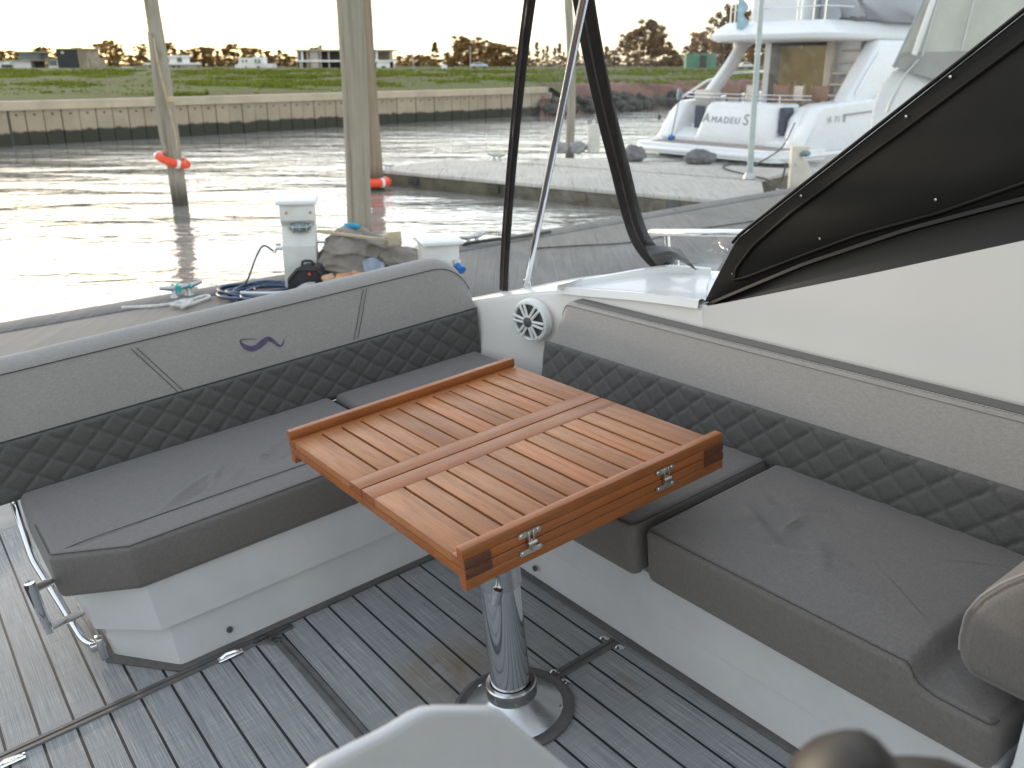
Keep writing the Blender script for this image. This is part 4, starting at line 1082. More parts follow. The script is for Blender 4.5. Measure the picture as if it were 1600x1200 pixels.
for px, yt, w in ((110, 77, 1.2), (119, 76, 1.2), (129, 84, 1.2), (160, 76, 1.1), (172, 82, 1.2), (186, 80, 1.0), (196, 70, 1.0), (205, 68, 1.1), (214, 74, 1.1), (222, 71, 1.0), (229, 78, 1.2)): tree(px, yt, r_.uniform(330, 380), 'gum', w, L2)
for i, (px, yt) in enumerate(((243, 86), (254, 74), (262, 79), (271, 84), (280, 82), (290, 72), (297, 69), (304, 77), (313, 79), (322, 84), (330, 76), (338, 80), (347, 73), (355, 79), (362, 75), (370, 80), (377, 76), (385, 73), (391, 80), (399, 83), (407, 74), (414, 80), (422, 76), (430, 78), (438, 80), (446, 90), (455, 86), (461, 79), (466, 83), (472, 90), (478, 94), (484, 96))): tree(px, yt, r_.uniform(340, 400), ('round', 'gum', 'round', 'conifer')[i % 4], r_.uniform(1.15, 1.6), L3)
for px, yt in ((505, 78), (514, 76)): tree(px, yt, 370, 'gum', 1.0, 'bushy tree top showing above the raw concrete house roof', 'trees above the house roof')
for px, yt in ((636, 90), (648, 86), (655, 92), (664, 87), (671, 90), (680, 92), (702, 88), (708, 84), (714, 87)): tree(px, yt, r_.uniform(380, 420), 'gum', 1.3, L4)
tree(690, 68, 330, 'conifer', 1.15, 'lone dark conifer left of the parked car', None)
for px, yt, k in ((720, 72, 'gum'), (726, 63, 'gum'), (735, 66, 'round'), (742, 69, 'round'), (751, 70, 'round'), (757, 66, 'gum'), (764, 72, 'round'), (772, 71, 'round'), (776, 67, 'round'), (784, 71, 'round'), (791, 74, 'round'), (799, 74, 'gum'), (806, 84, 'round'), (812, 88, 'round')): tree(px, yt, r_.uniform(310, 360), k, 1.35, L5)
for px, yt in ((826, 76), (835, 68), (845, 78), (853, 73), (861, 76), (869, 70), (877, 82), (884, 86), (896, 80), (908, 74), (916, 80)): tree(px, yt, r_.uniform(340, 380), 'conifer', .95, L6)
for px, yt, k, w in ((940, 74, 'conifer', 1), (950, 78, 'round', 1.2), (957, 70, 'gum', 1), (972, 60, 'gum', .8), (984, 54, 'gum', .8), (994, 50, 'gum', .8), (1003, 41, 'gum', .75), (1011, 52, 'gum', .8), (1018, 56, 'gum', .9), (1026, 68, 'round', 1), (1036, 80, 'round', 1.3), (1043, 84, 'round', 1.3)): tree(px, yt, r_.uniform(310, 350), k, w * 1.3, L7)
for px, yt, k, w in ((1052, 74, 'round', 1.1), (1062, 62, 'conifer', 1), (1070, 54, 'gum', .8), (1080, 64, 'round', 1.1), (1092, 66, 'round', 1.2), (1104, 64, 'round', 1.1), (1114, 58, 'round', .9), (1124, 60, 'round', 1.1), (1136, 62, 'round', 1.2), (1148, 60, 'round', 1.2), (1160, 60, 'round', 1.2)): tree(px, yt, r_.uniform(270, 320), k, w * 1.3, L8)
for px, yt in ((1098, 34), (1110, 28), (1122, 22), (1131, 26)): tree(px, yt, 250, 'gum', .75, 'tall loose tree crown above the yacht roof edge', 'tall trees by the yacht roof')

r_ = random.Random(77)
for lo_, hi_, nb, lb, gr in ((-25, 130, 14, 'low dark bush in the hedge of undergrowth behind the white shed', 'bushes behind the shed'), (176, 482, 30, 'low dark bush under the dense tree belt behind the villa and white house', 'bushes under the tree belt'), (628, 716, 9, 'low orange lit bush between the concrete house and the tree clump', 'bushes beside the house'), (716, 822, 12, 'low dark bush at the foot of the tree clump behind the car', 'bushes behind the car'), (822, 1052, 20, 'low bush behind the green bank seen through the curtain', 'bushes behind the curtain'), (1052, 1175, 10, 'low dark bush behind the green container and the yacht arm', 'bushes behind the container')):
    for k in range(nb): tree(lerp(lo_, hi_, (k + r_.uniform(.1, .9)) / nb), r_.uniform(87, 95), r_.uniform(395, 430), 'round', r_.uniform(2.2, 3.2), lb, gr).name = 'bush'

# ---- far buildings -------------------------------------------------------------
def G(px, d, z=0): return V3(((px - 800) / F * d, d, z))
def zz(py, d): return 2.1 - (py - 101) / F * d
def bldg(name, label, px, d, cat='house'): return thing(name, label, cat, G(px, d, .9), FW)
def slab(px0, px1, y0, y1, d, dep, mb=None):     # a block whose front face spans those sight lines at distance d
    mb = mb or MB(); x0, x1 = (px0 - 800) / F * d, (px1 - 800) / F * d; z1, z0 = zz(y0, d), zz(y1, d)
    mb.box(((x0 + x1) / 2, d + dep / 2, (z0 + z1) / 2), (x1 - x0, dep, z1 - z0)); return mb
# raw concrete house
D = 300.; hs = bldg('concrete_house', 'unfinished two storey raw concrete house behind the large pile', 555, D)
part('roof_slab', slab(481, 625.5, 80, 82.2, D - .4, 13), M_hconc, hs, 0)
part('floor_slab', slab(484, 625, 94.6, 97.2, D - .3, 12), M_hwhite, hs, 0)
part('rear_wall', slab(486, 624, 82, 110, D + 6, .4), M_hbrick, hs, 0)
for a, b, y0, y1, m in ((484.5, 487, 82, 110, M_hconc), (490.5, 493.5, 82, 97, M_hwhite), (498, 502, 80, 110, M_hbrick), (503.5, 516, 83, 110, M_hconc), (518, 520, 82, 110, M_hconc), (530, 532, 82, 110, M_hconc), (551, 553.5, 82, 110, M_hconc), (572, 575, 80, 110, M_hconc), (588, 590, 82, 97, M_hconc), (600, 603, 82, 97, M_hwhite), (620.5, 625, 80, 110, M_hconc), (600.5, 625, 97, 110, M_hwhite), (586, 587.5, 97, 110, M_hconc), (591, 593, 97, 110, M_hconc), (484, 492, 97, 110, M_hconc)):
    part('wall_pier', slab(a, b, y0, y1, D, .5 if b - a < 5 else 3), m, hs, 0)
part('rear_wall', slab(487, 500, 83, 94, D + 3, .3), M_hdark, hs, 0); part('opening', slab(576, 587, 98, 110, D + .6, .2), M_hdark, hs, 0); part('opening', slab(519, 551, 84, 110, D + 4, .2), M_hdark, hs, 0)
part('opening', slab(608, 614, 103, 106, D - .05, .1), M_hdark, hs, 0); part('opening', slab(622, 624, 103, 106, D - .08, .1), M_hdark, hs, 0)
# white villa
D = 320.; hs = bldg('white_villa', 'white flat roofed villa with long balcony right of the left pile', 295, D)
part('lower_storey', slab(262, 323, 101, 110, D, 9), M_hwhite, hs, 0)
part('balcony_slab', slab(258, 326, 98.2, 101.2, D - 2, 12), M_hwhite, hs, 0)
part('upper_storey', slab(270, 316, 89.5, 98.5, D + 1, 7), M_hwhite, hs, 0)
part('roof_slab', slab(268, 317.5, 88, 90.3, D, 9), M_hwhite, hs, 0)
for a, b, y0, y1, dd in ((274, 279, 92, 97.5, .9), (283, 289, 92, 97.5, .9), (292, 296, 92, 97.5, .9), (308, 315, 91.5, 97.5, .9), (266, 272, 102.5, 108, -.1), (276, 281, 102, 109, -.1), (284, 289, 102.5, 108, -.1), (300, 303, 102.5, 108, -.1), (308, 311, 102.5, 108, -.1)): part('window', slab(a, b, y0, y1, D + dd, .1), M_hglass, hs, 0)
part('garden_wall', slab(226, 243, 104, 108, D + 2, .4), M_hwhite, hs, 0)
# small white house
D = 310.; hs = bldg('white_house', 'small white house with dark upper windows left of the concrete house', 420, D)
part('wall', slab(398, 431, 91.5, 111, D, 8), M_hwhite, hs, 0); part('tower', slab(420, 431, 89.8, 98, D - .3, 8), M_hwhite, hs, 0); part('wing', slab(431, 447, 99.5, 111, D + 1, 6), M_hwhite, hs, 0); part('wing', slab(392, 398, 101, 111, D, 5), M_hwhite, hs, 0)
for a, b, y0, y1, dd in ((422, 424.5, 93.5, 98.5, -.4), (427, 429.5, 93.5, 98.5, -.4), (403, 405, 94.5, 97.5, -.1), (408, 410.5, 94.5, 97.5, -.1), (423.5, 429, 103, 109, -.1), (407, 409, 103, 107, -.1)): part('window', slab(a, b, y0, y1, D + dd, .1), M_hglass, hs, 0)
# long shed at far left
D = 300.; hs = bldg('white_shed', 'long low white shed at far left behind the grass', 75, D, 'shed')
part('wall', slab(22, 62, 96.5, 110, D, 7), M_hwhite, hs, 0); part('wall', slab(62, 92, 95, 110, D + .6, 7), M_hwhite, hs, 0); part('annex', slab(118, 133, 93.5, 110, D - .5, 5), M_hwhite, hs, 0); part('upper_storey', slab(76, 108, 84, 95, D + 5, 5), M_hglass, hs, 0); part('roof', slab(64, 113, 82.5, 84.4, D + 4, 7), M_htan, hs, 0)
part('carport', slab(92, 118, 94, 96, D - 1, 6), M_hbrick, hs, 0); part('carport', slab(94, 112, 96, 110, D + 3, .3), M_hdark, hs, 0)
for a, b, y0, y1 in ((27, 35, 101, 108), (48, 64, 101, 105)): part('opening', slab(a, b, y0, y1, D - .1, .1), M_hdark, hs, 0)
part('window', slab(119, 130, 95, 102, D - .7, .1), M_hglass, hs, 0)
for a in (22, 62, 92): part('roof', slab(a - .4, a + 30, 95.8 if a < 60 else 94.3, 96.9 if a < 60 else 95.4, D - .4, 8) if a < 90 else slab(116, 134, 92.9, 94, D - .8, 6), M_hconc, hs, 0)
# black building
D = 290.; hs = bldg('black_building', 'black clad box building with tan side at far left', 155, D, 'building')
part('black_front', slab(132, 162, 79.5, 110, D, 8), M_hblack, hs, 0); part('tan_side', slab(162.3, 178, 79, 110, D + .4, 8), M_htan, hs, 0); part('annex', slab(178.3, 190, 92, 110, D + 1, 6), M_htan, hs, 0); part('roof', slab(130, 180, 78.3, 79.6, D - .3, 9), M_hconc, hs, 0)
for a in (166, 171): part('window', slab(a, a + 2.4, 83, 104, D + .25, .1), M_hbrick, hs, 0)
part('window', slab(139, 143, 82.5, 86, D - .1, .1), M_ycream, hs, 0)
D = 280.; hs = bldg('teal_fence', 'teal sheeted site fence at the left edge of the bank', 0, D, 'fence'); part('sheeting', slab(-30, 22, 96.5, 110, D, .15), M_tealf, hs, 0)
for px in (-20, -8, 4, 16): part('post', slab(px, px + .8, 95.8, 110, D - .2, .15), M_hconc, hs, 0)
# green container
D = 240.; hs = bldg('green_container', 'pale green shipping container seen through the curtain near the yacht', 1077, D, 'container')
part('body', slab(1056, 1100, 85.5, 106, D, 3.0), M_green, hs, 0)
for px in range(1058, 1100, 3): part('rib', slab(px, px + 1.1, 86.5, 105, D - .06, .1), M_green, hs, 0)
part('door', slab(1076, 1086, 88, 105, D - .1, .1), M_hdark, hs, 0)
# small blue-white van
def car(name, label, px, d, L, body, rot=0, hs=1.45, cat='car', blue=False):
    base = V3(((px - 800) / F * d, d, 1.2)); t = thing(name, label, cat, base, FW)
    side = [(-.5, .28), (-.5, .62), (-.44, .76), (-.30, .98), (-.14, 1.0), (.08, 1.0), (.24, .86), (.34, .68), (.47, .58), (.5, .42), (.5, .28)]
    mb = MB(); mb.prism([base + V3((x * L, -.85, z * hs)) for x, z in side], (0, 1.7, 0), bev=.12, seg=3); part('body', mb, body, t, 50)
    mb = MB(); mb.prism([base + V3((x * L, -.87, z * hs)) for x, z in ((-.40, .70), (-.28, .92), (.06, .93), (.20, .82), (.28, .70))], (0, 1.74, 0), bev=.03); part('window', mb, M_carg, t, 50)
    mb = MB(); mb.prism([base + V3((x * L, -.7, z * hs)) for x, z in ((.10, .985), (.25, .875), (.335, .70), (.30, .70))], (0, 1.4, 0)); part('windscreen', mb, M_carg, t, 50)
    for sx in (-.3, .32):
        for sy in (-.82, .68):
            mb = MB(); mb.tube([base + V3((sx * L, sy, .31)), base + V3((sx * L, sy + .2, .31))], .32, 16); part('wheel', mb, M_tyre, t, 40)
    mb = MB(); mb.box(base + V3((.49 * L, -.6, .5 * hs)), (.06, .3, .14), bev=.02); part('headlight', mb, M_white, t)
    if rot: t.rotation_euler = (0, 0, rot)
    return t
car('parked_car', 'silver hatchback parked on the grass before the tree clump', 752, 236, 4.3, M_carp)
car('parked_van', 'small white van with blue roof beside the trees left of the yacht', 1145, 215, 3.0, M_white, cat='van')
mb = MB(); 
for px, yt, d, lb in ((655, 55, 260, 'tall thin lamp post left of the lone conifer'), (286, 58, 300, 'thin lamp post rising over the white villa'), (739, 76, 300, 'thin pale post before the trees left of the car'), (26, 76, 290, 'thin pale post over the white shed')):
    h = zz(yt, d) - 1; x = (px - 800) / F * d
    t = thing('lamp_post', lb, 'lamp post', (x, d, 1), FW); m = MB(); m.tube([(x, d, .8), (x, d, 1 + h)], [.10, .07], 8); part('post', m, M_galv, t); m = MB(); m.box((x - .3, d, 1 + h), (.9, .2, .12), bev=.03); part('lamp_head', m, M_galv, t)
m = MB(); m.prism([V3((x, 235, z)) for x, z in (((696 - 800) / F * 235, .9), ((704 - 800) / F * 235, .9), ((704 - 800) / F * 235, 1.9), ((700 - 800) / F * 235, 2.2), ((696 - 800) / F * 235, 1.9))], (0, 1, 0), bev=.05)
solo('meter_box', m, M_hwhite, 'small white meter box on the grass by the lone conifer', 'meter box', G(700, 235, .9))

# ---- mooring piles -----------------------------------------------------------------
def pile(label, b, path, radii, m, extra=None):
    t = thing('mooring_pile', label, 'mooring pile', b, FW)
    P_ = curve([b + V3((0, 0, -1.2)) - (path[0] - b) * .25] + [b] + path, 26); k = len(P_); nn = 20; rings = []
    r_ = random.Random(int(abs(b.x) * 100)); ph = [r_.uniform(0, 6) for _ in range(5)]
    for i, p in enumerate(P_):
        R0 = lerp(radii[0], radii[1], i / (k - 1)); ring = []
        for j in range(nn):
            a = 2 * math.pi * j / nn; q = R0 * (1 + .07 * math.sin(2 * a + ph[0] + i * .06) + .045 * math.sin(5 * a + ph[1] + i * .1) + .03 * math.sin(9 * a + ph[2]) + .02 * math.sin(i * 1.3 + ph[3]))
            ring.append(p + V3((q * math.cos(a), q * math.sin(a), 0)))
        rings.append(ring)
    mb = MB(); mb.loft(rings); part('trunk', mb, m, t, 60); return t
bL = wz_(282, 321, 0); dL = bL.y
pL = pile('leaning grey mooring pile with an orange float at far left', bL, [wy_(272, 250, dL + .05), wy_(256, 130, dL + .1), wy_(236, 0, dL + .2), wy_(226, -70, dL + .25)], (.135, .095), M_pile)
m = MB(); m.tube(curve([wy_(240, 60, dL - .1), wy_(247, 100, dL - .16), wy_(262, 160, dL - .17), wy_(274, 210, dL - .16), wy_(277, 236, dL - .17)], 30), .014, 6); m.blob(wy_(267, 157, dL - .2), (.05, .05, .06), 3, .2, 2); part('rope', m, M_rope, pL, 60)
m = MB(); m.tube(curve([wy_(233, 50, dL), wy_(240, 110, dL - .1), wy_(250, 200, dL - .12), wy_(258, 236, dL - .14)], 24), .03, 6); part('guide_batten', m, M_pile, pL, 40)
bB = wz_(563, 402, 0); dB = bB.y
pB = pile('thick pale mooring pile in the middle beyond the dock', bB, [wy_(558, 250, dB), wy_(553, 120, dB), wy_(546, 0, dB), wy_(542, -80, dB)], (.130, .152), M_pile)
m = MB(); m.tube(curve([wy_(572, 400, dB - .08), wy_(570, 330, dB - .085), wy_(568, 250, dB - .08), wy_(566, 190, dB - .02)], 24), .045, 8); part('split_rib', m, M_pile, pB, 50)
bM = wz_(588.5, 297, 0); dM = bM.y
pM = pile('thin brown mooring pile leaning behind the thick pile', bM, [wy_(583, 230, dM), wy_(575, 130, dM), wy_(566, 0, dM), wy_(562, -70, dM)], (.125, .15), M_pile2)
bF = wz_(893, 238, 0.28); dF = bF.y
pF = pile('thin pile seen through the clear curtain beside the strut', V3((bF.x, bF.y + .6, 0)), [wy_(893, 160, dF + .6), wy_(892, 80, dF + .6), wy_(888, 0, dF + .6), wy_(886, -60, dF + .6)], (.10, .075), M_pile)
def ring_float(label, c, rad, tube, M, n_gap):
    t = thing('float_ring', label, 'float ring', c, FW)
    m = MB(); pts = [c + M @ V3((rad * math.cos(a), rad * math.sin(a), 0)) for a in np.linspace(.15, 2 * math.pi - .15, 30)]
    m.tube(pts, tube, 12); part('orange_tube', m, M_orange, t, 60)
    for a in (1.2, 3.6, 5.4):
        m = MB(); p0 = c + M @ V3((rad * math.cos(a - .12), rad * math.sin(a - .12), 0)); p1 = c + M @ V3((rad * math.cos(a + .12), rad * math.sin(a + .12), 0)); m.tube([p0, p1], tube * 1.12, 12); part('band', m, M_white, t, 40)
    return t
ring_float('tilted orange float ring round the left leaning pile', wy_(270, 250, dL + .03), .21, .062, Matrix.Rotation(R(21), 3, 'Y'), 3)
ring_float('orange float ring at the water round the thin brown pile', wy_(587.5, 284, dM), .20, .075, Matrix.Identity(3), 3)

# ---- docks -----------------------------------------------------------------------
DZ = .45
e0 = wz_(0, 505, DZ); e1 = wz_(1200, 300, DZ); ed = (e1 - e0); ed.z = 0; ed.normalize(); en = V3((ed.y, -ed.x, 0))   # en points toward the boat
eA = e0 - ed * 9; LEN = (e1 - e0).length + 9 + 9
def dpt(s, w, z): return eA + ed * s + en * w + V3((0, 0, z - DZ))
dock = thing('dock', 'weathered grey concrete dock with rough brushed top behind the bench', 'dock', dpt(10, 1, 0), FW)
DW = 2.42
m = MB(); m.prism([dpt(0, .27, DZ - .3), dpt(LEN, .27, DZ - .3), dpt(LEN, DW, DZ - .3), dpt(0, DW, DZ - .3)], (0, 0, .3), bev=.012); part('walkway', m, M_dock, dock, 30)
m = MB(); m.prism([dpt(0, 0, DZ - .3), dpt(LEN, 0, DZ - .3), dpt(LEN, .258, DZ - .3), dpt(0, .258, DZ - .3)], (0, 0, .308), bev=.012); part('edge_beam', m, M_dock, dock, 30)
m = MB(); m.prism([dpt(0, .08, -.4), dpt(LEN, .08, -.4), dpt(LEN, DW - .1, -.4), dpt(0, DW - .1, -.4)], (0, 0, .54)); part('float', m, M_dockside, dock, 0)
PZ = .28
def pier(name, label, pts, m1, z=PZ):
    c = sum(pts, V3()) / len(pts); t = thing(name, label, 'pier', (c.x, c.y, 0), FW)
    m = MB(); m.prism([V3((p.x, p.y, z - .06)) for p in pts], (0, 0, .06), bev=.01); part('top', m, m1, t, 30)
    q = [p.lerp(c, .012) for p in pts]; m = MB(); m.prism([V3((p.x, p.y, z - .30)) for p in q], (0, 0, .238), bev=.02); part('fascia', m, M_dockside, t, 30)
    q = [p.lerp(c, .03) for p in pts]; m = MB(); m.prism([V3((p.x, p.y, -.3)) for p in q], (0, 0, .36)); part('float', m, M_dockside, t, 0); return t
a0, a1 = wz_(576, 264, PZ), wz_(1040, 305, PZ); b0, b1 = wz_(708, 248, PZ), wz_(1154, 280, PZ)
fa = (a1 - a0).normalized(); a2 = a0 + fa * 7.6; b2 = b1 + (b1 - b0).normalized() * .4
p1_ = pier('finger_pier', 'pale floating finger pier reaching out beyond the thin brown pile', [a0, a2, b2, b0], M_pier)
for s in (1.1, 2.9, 3.2, 4.6, 6.2):
    m = MB(); m.box(a0 + fa * s + V3((0, 0, -.15)) + V3((fa.y, -fa.x, 0)) * -.01, (.22, .10, .12), rz=math.atan2(fa.y, fa.x), bev=.02); part('fender_block', m, M_ydark if s in (1.1, 3.2, 6.2) else M_dockside, p1_)
fn = V3((-fa.y, fa.x, 0))
c0 = b0 + fa * 1.55 + fn * .16; c1 = b1 + fa * .3 + fn * .16
p2_ = pier('cross_pier', 'second pale pier before the moored yacht seen through the curtain', [c0, c1, c1 + fn * 2.0, c0 + fn * 1.3], M_pier)
def cleat(label, c, ang, s=1.0, m_=None):
    t = thing('cleat', label, 'cleat', c, FW, None); d = V3((math.cos(ang), math.sin(ang), 0)) * .13 * s
    for k in (-.35, .35):
        m = MB(); m.lathe(c + d * k, [(.03 * s, 0), (.018 * s, .02 * s), (.015 * s, .06 * s), (.0001, .062 * s)], 12); part('foot', m, m_ or M_galv, t)
    m = MB(); m.tube([c - d + V3((0, 0, .075 * s)), c - d * .5 + V3((0, 0, .062 * s)), c + d * .5 + V3((0, 0, .062 * s)), c + d + V3((0, 0, .075 * s))], [.010 * s, .016 * s, .016 * s, .010 * s], 10); part('horn', m, m_ or M_galv, t); return t
ang = math.atan2(ed.y, ed.x); fang = math.atan2(fa.y, fa.x)
cl0 = wz_(285, 464, DZ); cleat('steel cleat wrapped in turquoise rope on the dock edge', cl0, ang, 1.25)
cleat('steel cleat at the dock edge right of the low power pedestal', wz_(738, 382, DZ), ang, 1.2)
cleat('cleat near the outer end of the finger pier', wz_(606, 265, PZ), fang, 1.2)
cleat('cleat on the far edge of the finger pier by the left zip', wz_(776, 251, PZ), fang, 1.7, M_galv)
cleat('cleat near the foot of the pale lamp pole', wz_(1232, 310, PZ), fang, 1.5)
# rope on the first cleat and a white rope tail
m = MB(); r_ = random.Random(3)
for k in range(9):
    a = r_.uniform(0, 3.14); q = cl0 + V3((0, 0, .055 + .004 * k)); pts = [q + V3((.075 * math.cos(a + t) * math.cos(t * .5), .05 * math.sin(a + t), .008 * math.sin(3 * t + k))) for t in np.linspace(0, 4.5, 16)]; m.tube(pts, .0075, 6)
solo('turquoise_rope', m, M_teal, 'turquoise rope knotted round the dock edge cleat', 'rope', cl0, smooth=60)
m = MB(); w0 = wz_(325, 464, DZ); pts = curve([wz_(190, 481, DZ + .012), wz_(245, 478, DZ + .012), wz_(272, 474, DZ + .014), wz_(285, 470, DZ + .02), wz_(300, 468, DZ + .02), wz_(322, 462, DZ + .02), wz_(327, 465, DZ + .02), wz_(310, 471, DZ + .02), wz_(290, 478, DZ + .02), wz_(270, 479, DZ + .02)], 60); m.tube(pts, .013, 7)
pts = curve([wz_(300, 470, DZ + .03), wz_(290, 474, DZ + .03), wz_(278, 477, DZ + .03), wz_(268, 476, DZ + .035), wz_(280, 472, DZ + .035), wz_(296, 474, DZ + .03), wz_(284, 480, DZ + .03)], 50); m.tube(pts, .014, 7)
solo('white_rope', m, M_ropew, 'frayed white rope lying on the dock before the turquoise knot', 'rope', cl0 + V3((.1, -.1, 0)), smooth=60)
# power pedestals
def ped_frame(cpx, face):   # two unit axes: face direction (towards the boat) and side
    return
pa = wz_(475, 450, DZ); fd = (V3((0.15, -.99, 0))).normalized(); sd_ = V3((-fd.y, fd.x, 0)) * -1
if sd_.x < 0: sd_ = -sd_
ped = thing('power_pedestal', 'tall white dock pedestal with bulkhead lamp and hose tap', 'pedestal', pa, FW)
def PP(u, w, z): return pa + sd_ * u + fd * w + V3((0, 0, z))
HH = .665
prof_ = [(-.11, 0), (.14, 0), (.14, .36), (.115, .375), (.06, .50), (.125, .545), (.125, HH), (-.11, HH)]
m = MB(); m.prism([PP(-.125, w, z) for w, z in prof_], sd_ * .25, bev=.006); part('body', m, M_whited, ped, 30)
m = MB(); m.box(PP(0, .0, HH + .016), (.30, .30, .032), rz=math.atan2(sd_.y, sd_.x), bev=.008); part('cap', m, M_white, ped, 30)
lm = PP(.02, .105, .485); RM = Matrix((sd_, (fd * .75 + V3((0, 0, -.66))).normalized(), sd_.cross((fd * .75 + V3((0, 0, -.66))).normalized()))).transposed()
m = MB(); m.blob(PP(.015, .10, .495), (.085, .045, .038), 1, .0, 3, RM); lp_ = part('bulkhead_lamp', m, M_lens, ped, 80)
m = MB()
for k in (-.05, 0, .05): m.tube([PP(.015 + k, .07, .535), PP(.015 + k, .135, .512), PP(.015 + k, .145, .487), PP(.015 + k, .11, .455)], .006, 6)
m.tube([PP(-.075, .10, .515), PP(-.04, .145, .50), PP(.07, .145, .50), PP(.105, .10, .515)], .006, 6); part('lamp_guard', m, M_galv, lp_)
for k in (-.075, .10): m = MB(); m.lathe(PP(k, .125, .605), [(.0001, .004), (.009, .004), (.011, 0)], 12, Matrix((sd_, V3((0, 0, 1)), fd)).transposed()); part('brass_screw', m, M_brass, ped)
m = MB(); tp = PP(-.13, .06, .33); m.tube([tp + sd_ * .03, tp - sd_ * .05, tp - sd_ * .06 + V3((0, 0, -.03))], .014, 10); m.box(tp - sd_ * .03 + V3((0, 0, .03)), (.04, .012, .02), bev=.003); part('tap', m, M_steel, ped)
m = MB(); tp2 = PP(.135, .06, .37); m.tube([tp2 - sd_ * .02, tp2 + sd_ * .05, tp2 + sd_ * .06 + V3((0, 0, -.03))], .011, 10); part('tap', m, M_steel, ped)
pb = wz_(687, 470, DZ)
fd2 = V3((.33, -.94, 0)).normalized(); sd2 = V3((-fd2.y, fd2.x, 0)); sd2 = sd2 if sd2.x > 0 else -sd2
def PQ(u, w, z): return pb + sd2 * u + fd2 * w + V3((0, 0, z))
ped2 = thing('power_pedestal', 'low white dock pedestal with two blue capped sockets', 'pedestal', pb, FW)
H2 = .435
m = MB(); m.prism([PQ(-.12, w, z) for w, z in ((-.16, H2), (-.16, .36), (-.12, .26), (-.10, .2), (-.10, 0), (.10, 0), (.10, H2))], sd2 * .25, bev=.005); part('body', m, M_whited, ped2, 30)
m = MB(); m.box(PQ(.005, -.02, H2 + .014), (.30, .31, .028), rz=math.atan2(sd2.y, sd2.x), bev=.007); part('lid', m, M_white, ped2, 30)
for k in (.0, .11):
    m = MB(); m.box(PQ(k, .108, .285), (.055, .02, .075), rz=math.atan2(sd2.y, sd2.x), bev=.004); so = part('socket', m, M_galv, ped2, 30)
    m = MB(); m.tube([PQ(k + .004, .115, .278), PQ(k + .016, .165, .258)], [.026, .027], 16); m.tube([PQ(k + .016, .165, .258), PQ(k + .018, .172, .255)], .031, 16); part('blue_cap', m, M_blue, so, 40)
# hose
m = MB(); hc = wz_(418, 462, DZ); r_ = random.Random(9)
u1 = wz_(450, 462, DZ) - hc; 
path = []
for k in range(1000):
    t = k / 999 * 2 * math.pi * 7.2; j = int(t / (2 * math.pi)); rr_ = random.Random(j + 40); a = .27 + .06 * math.sin(t * .37) + .05 * rr_.uniform(-1, 1) * 0 + .05 * math.sin(t * .61 + 1); b = .25 + .05 * math.sin(t * .43 + 2)
    path.append(hc + V3((a * math.cos(t) + .05 * math.sin(t * .29), b * 1.15 * math.sin(t) + .05 * math.cos(t * .33), .016 + .010 * (t / 6.28) * (.5 + .5 * math.sin(t * .9)))))
m.tube(path, .0125, 7); 
hz = thing('hose', 'coiled blue garden hose on the dock left of the tall pedestal', 'hose', hc, FW); part('coil', m, M_hose, hz, 70)
m = MB(); m.tube(curve([tp - sd_ * .06 + V3((0, 0, -.03)), wy_(412, 384, pa.y - .02), wy_(400, 402, pa.y - .08), wy_(390, 430, pa.y - .2), wz_(384, 446, DZ + .02), wz_(400, 452, DZ + .05)], 40), .008, 8); part('riser', m, M_hose, hz, 70)
m = MB(); m.tube([hc + V3((.26 * math.cos(t) + .03, .27 * math.sin(t) - .02, .085 + .006 * math.sin(3 * t))) for t in np.linspace(-2.2, .9, 40)], .0118, 7); part('pale_length', m, M_hosew, hz, 70)
# canvas bundle and the odds and ends round it
sc_ = wz_(580, 452, DZ)
def folds(m, base, wid, hgt, seed, amp=.05, n=150, mm=80, dep=.5):
    r_ = random.Random(seed)
    F_ = [(r_.choice((1, 2, 2, 3, 3, 4, 5)), r_.uniform(-4, 4), r_.uniform(0, 6), r_.uniform(.4, 1), r_.uniform(.4, 1.6), r_.uniform(0, 6)) for _ in range(9)]
    rings = []
    for i in range(mm + 1):
        v = i / mm; ring = []
        for j in range(n):
            a = 2 * math.pi * j / n; k = 0
            for (p, q, e, w, ww, e2) in F_:
                s = abs(math.sin(p * a * .5 * 2 / 2 + q * v * 2.2 + e + ww * math.sin(2 * a + 3.5 * v + e2)))
                k += w * ((1 - s) ** 2.2 - .25)
            k /= 3.2
            R0 = math.sqrt(max(0, 1 - max(0, (v - .2) / .8) ** 2.4)) * (1 + .07 * math.sin(3 * a + 4 * v + seed)) + .02
            rr_ = R0 + amp * k * (1 if v < .9 else (1 - v) * 10)
            ring.append(base + V3((rr_ * wid * math.cos(a), rr_ * dep * math.sin(a), hgt * v * (1 - .25 * math.cos(a) * (v ** 2) * .4) + .05 * hgt * math.sin(2 * a + seed) * v)))
        rings.append(ring)
    m.loft(rings); return m
sack = thing('canvas_bundle', 'bulky grey canvas sack bundle on the dock between the pedestals', 'sack', sc_, FW)
part('canvas', folds(MB(), sc_ + V3((-.10, .06, 0)), .34, .47, 5, .26, dep=.30), M_tarp, sack, 70)
m = MB(); folds(m, sc_ + V3((.24, .02, 0)), .25, .35, 8, .34, dep=.26); part('side_fold', m, M_tarp, sack, 70)
m = MB(); m.blob(sc_ + V3((-.12, .0, .49)), (.07, .05, .025), 4, .25, 3); part('blue_tie', m, mat('bright_blue_tie', (.02, .22, .36), .6), sack, 70)
m = MB(); qa = [wy_(566, 408, sc_.y - .24), wy_(582, 403, sc_.y - .22), wy_(600, 412, sc_.y - .24)]; qb = [wy_(574, 440, sc_.y - .30), wy_(588, 440, sc_.y - .28), wy_(604, 440, sc_.y - .28)]
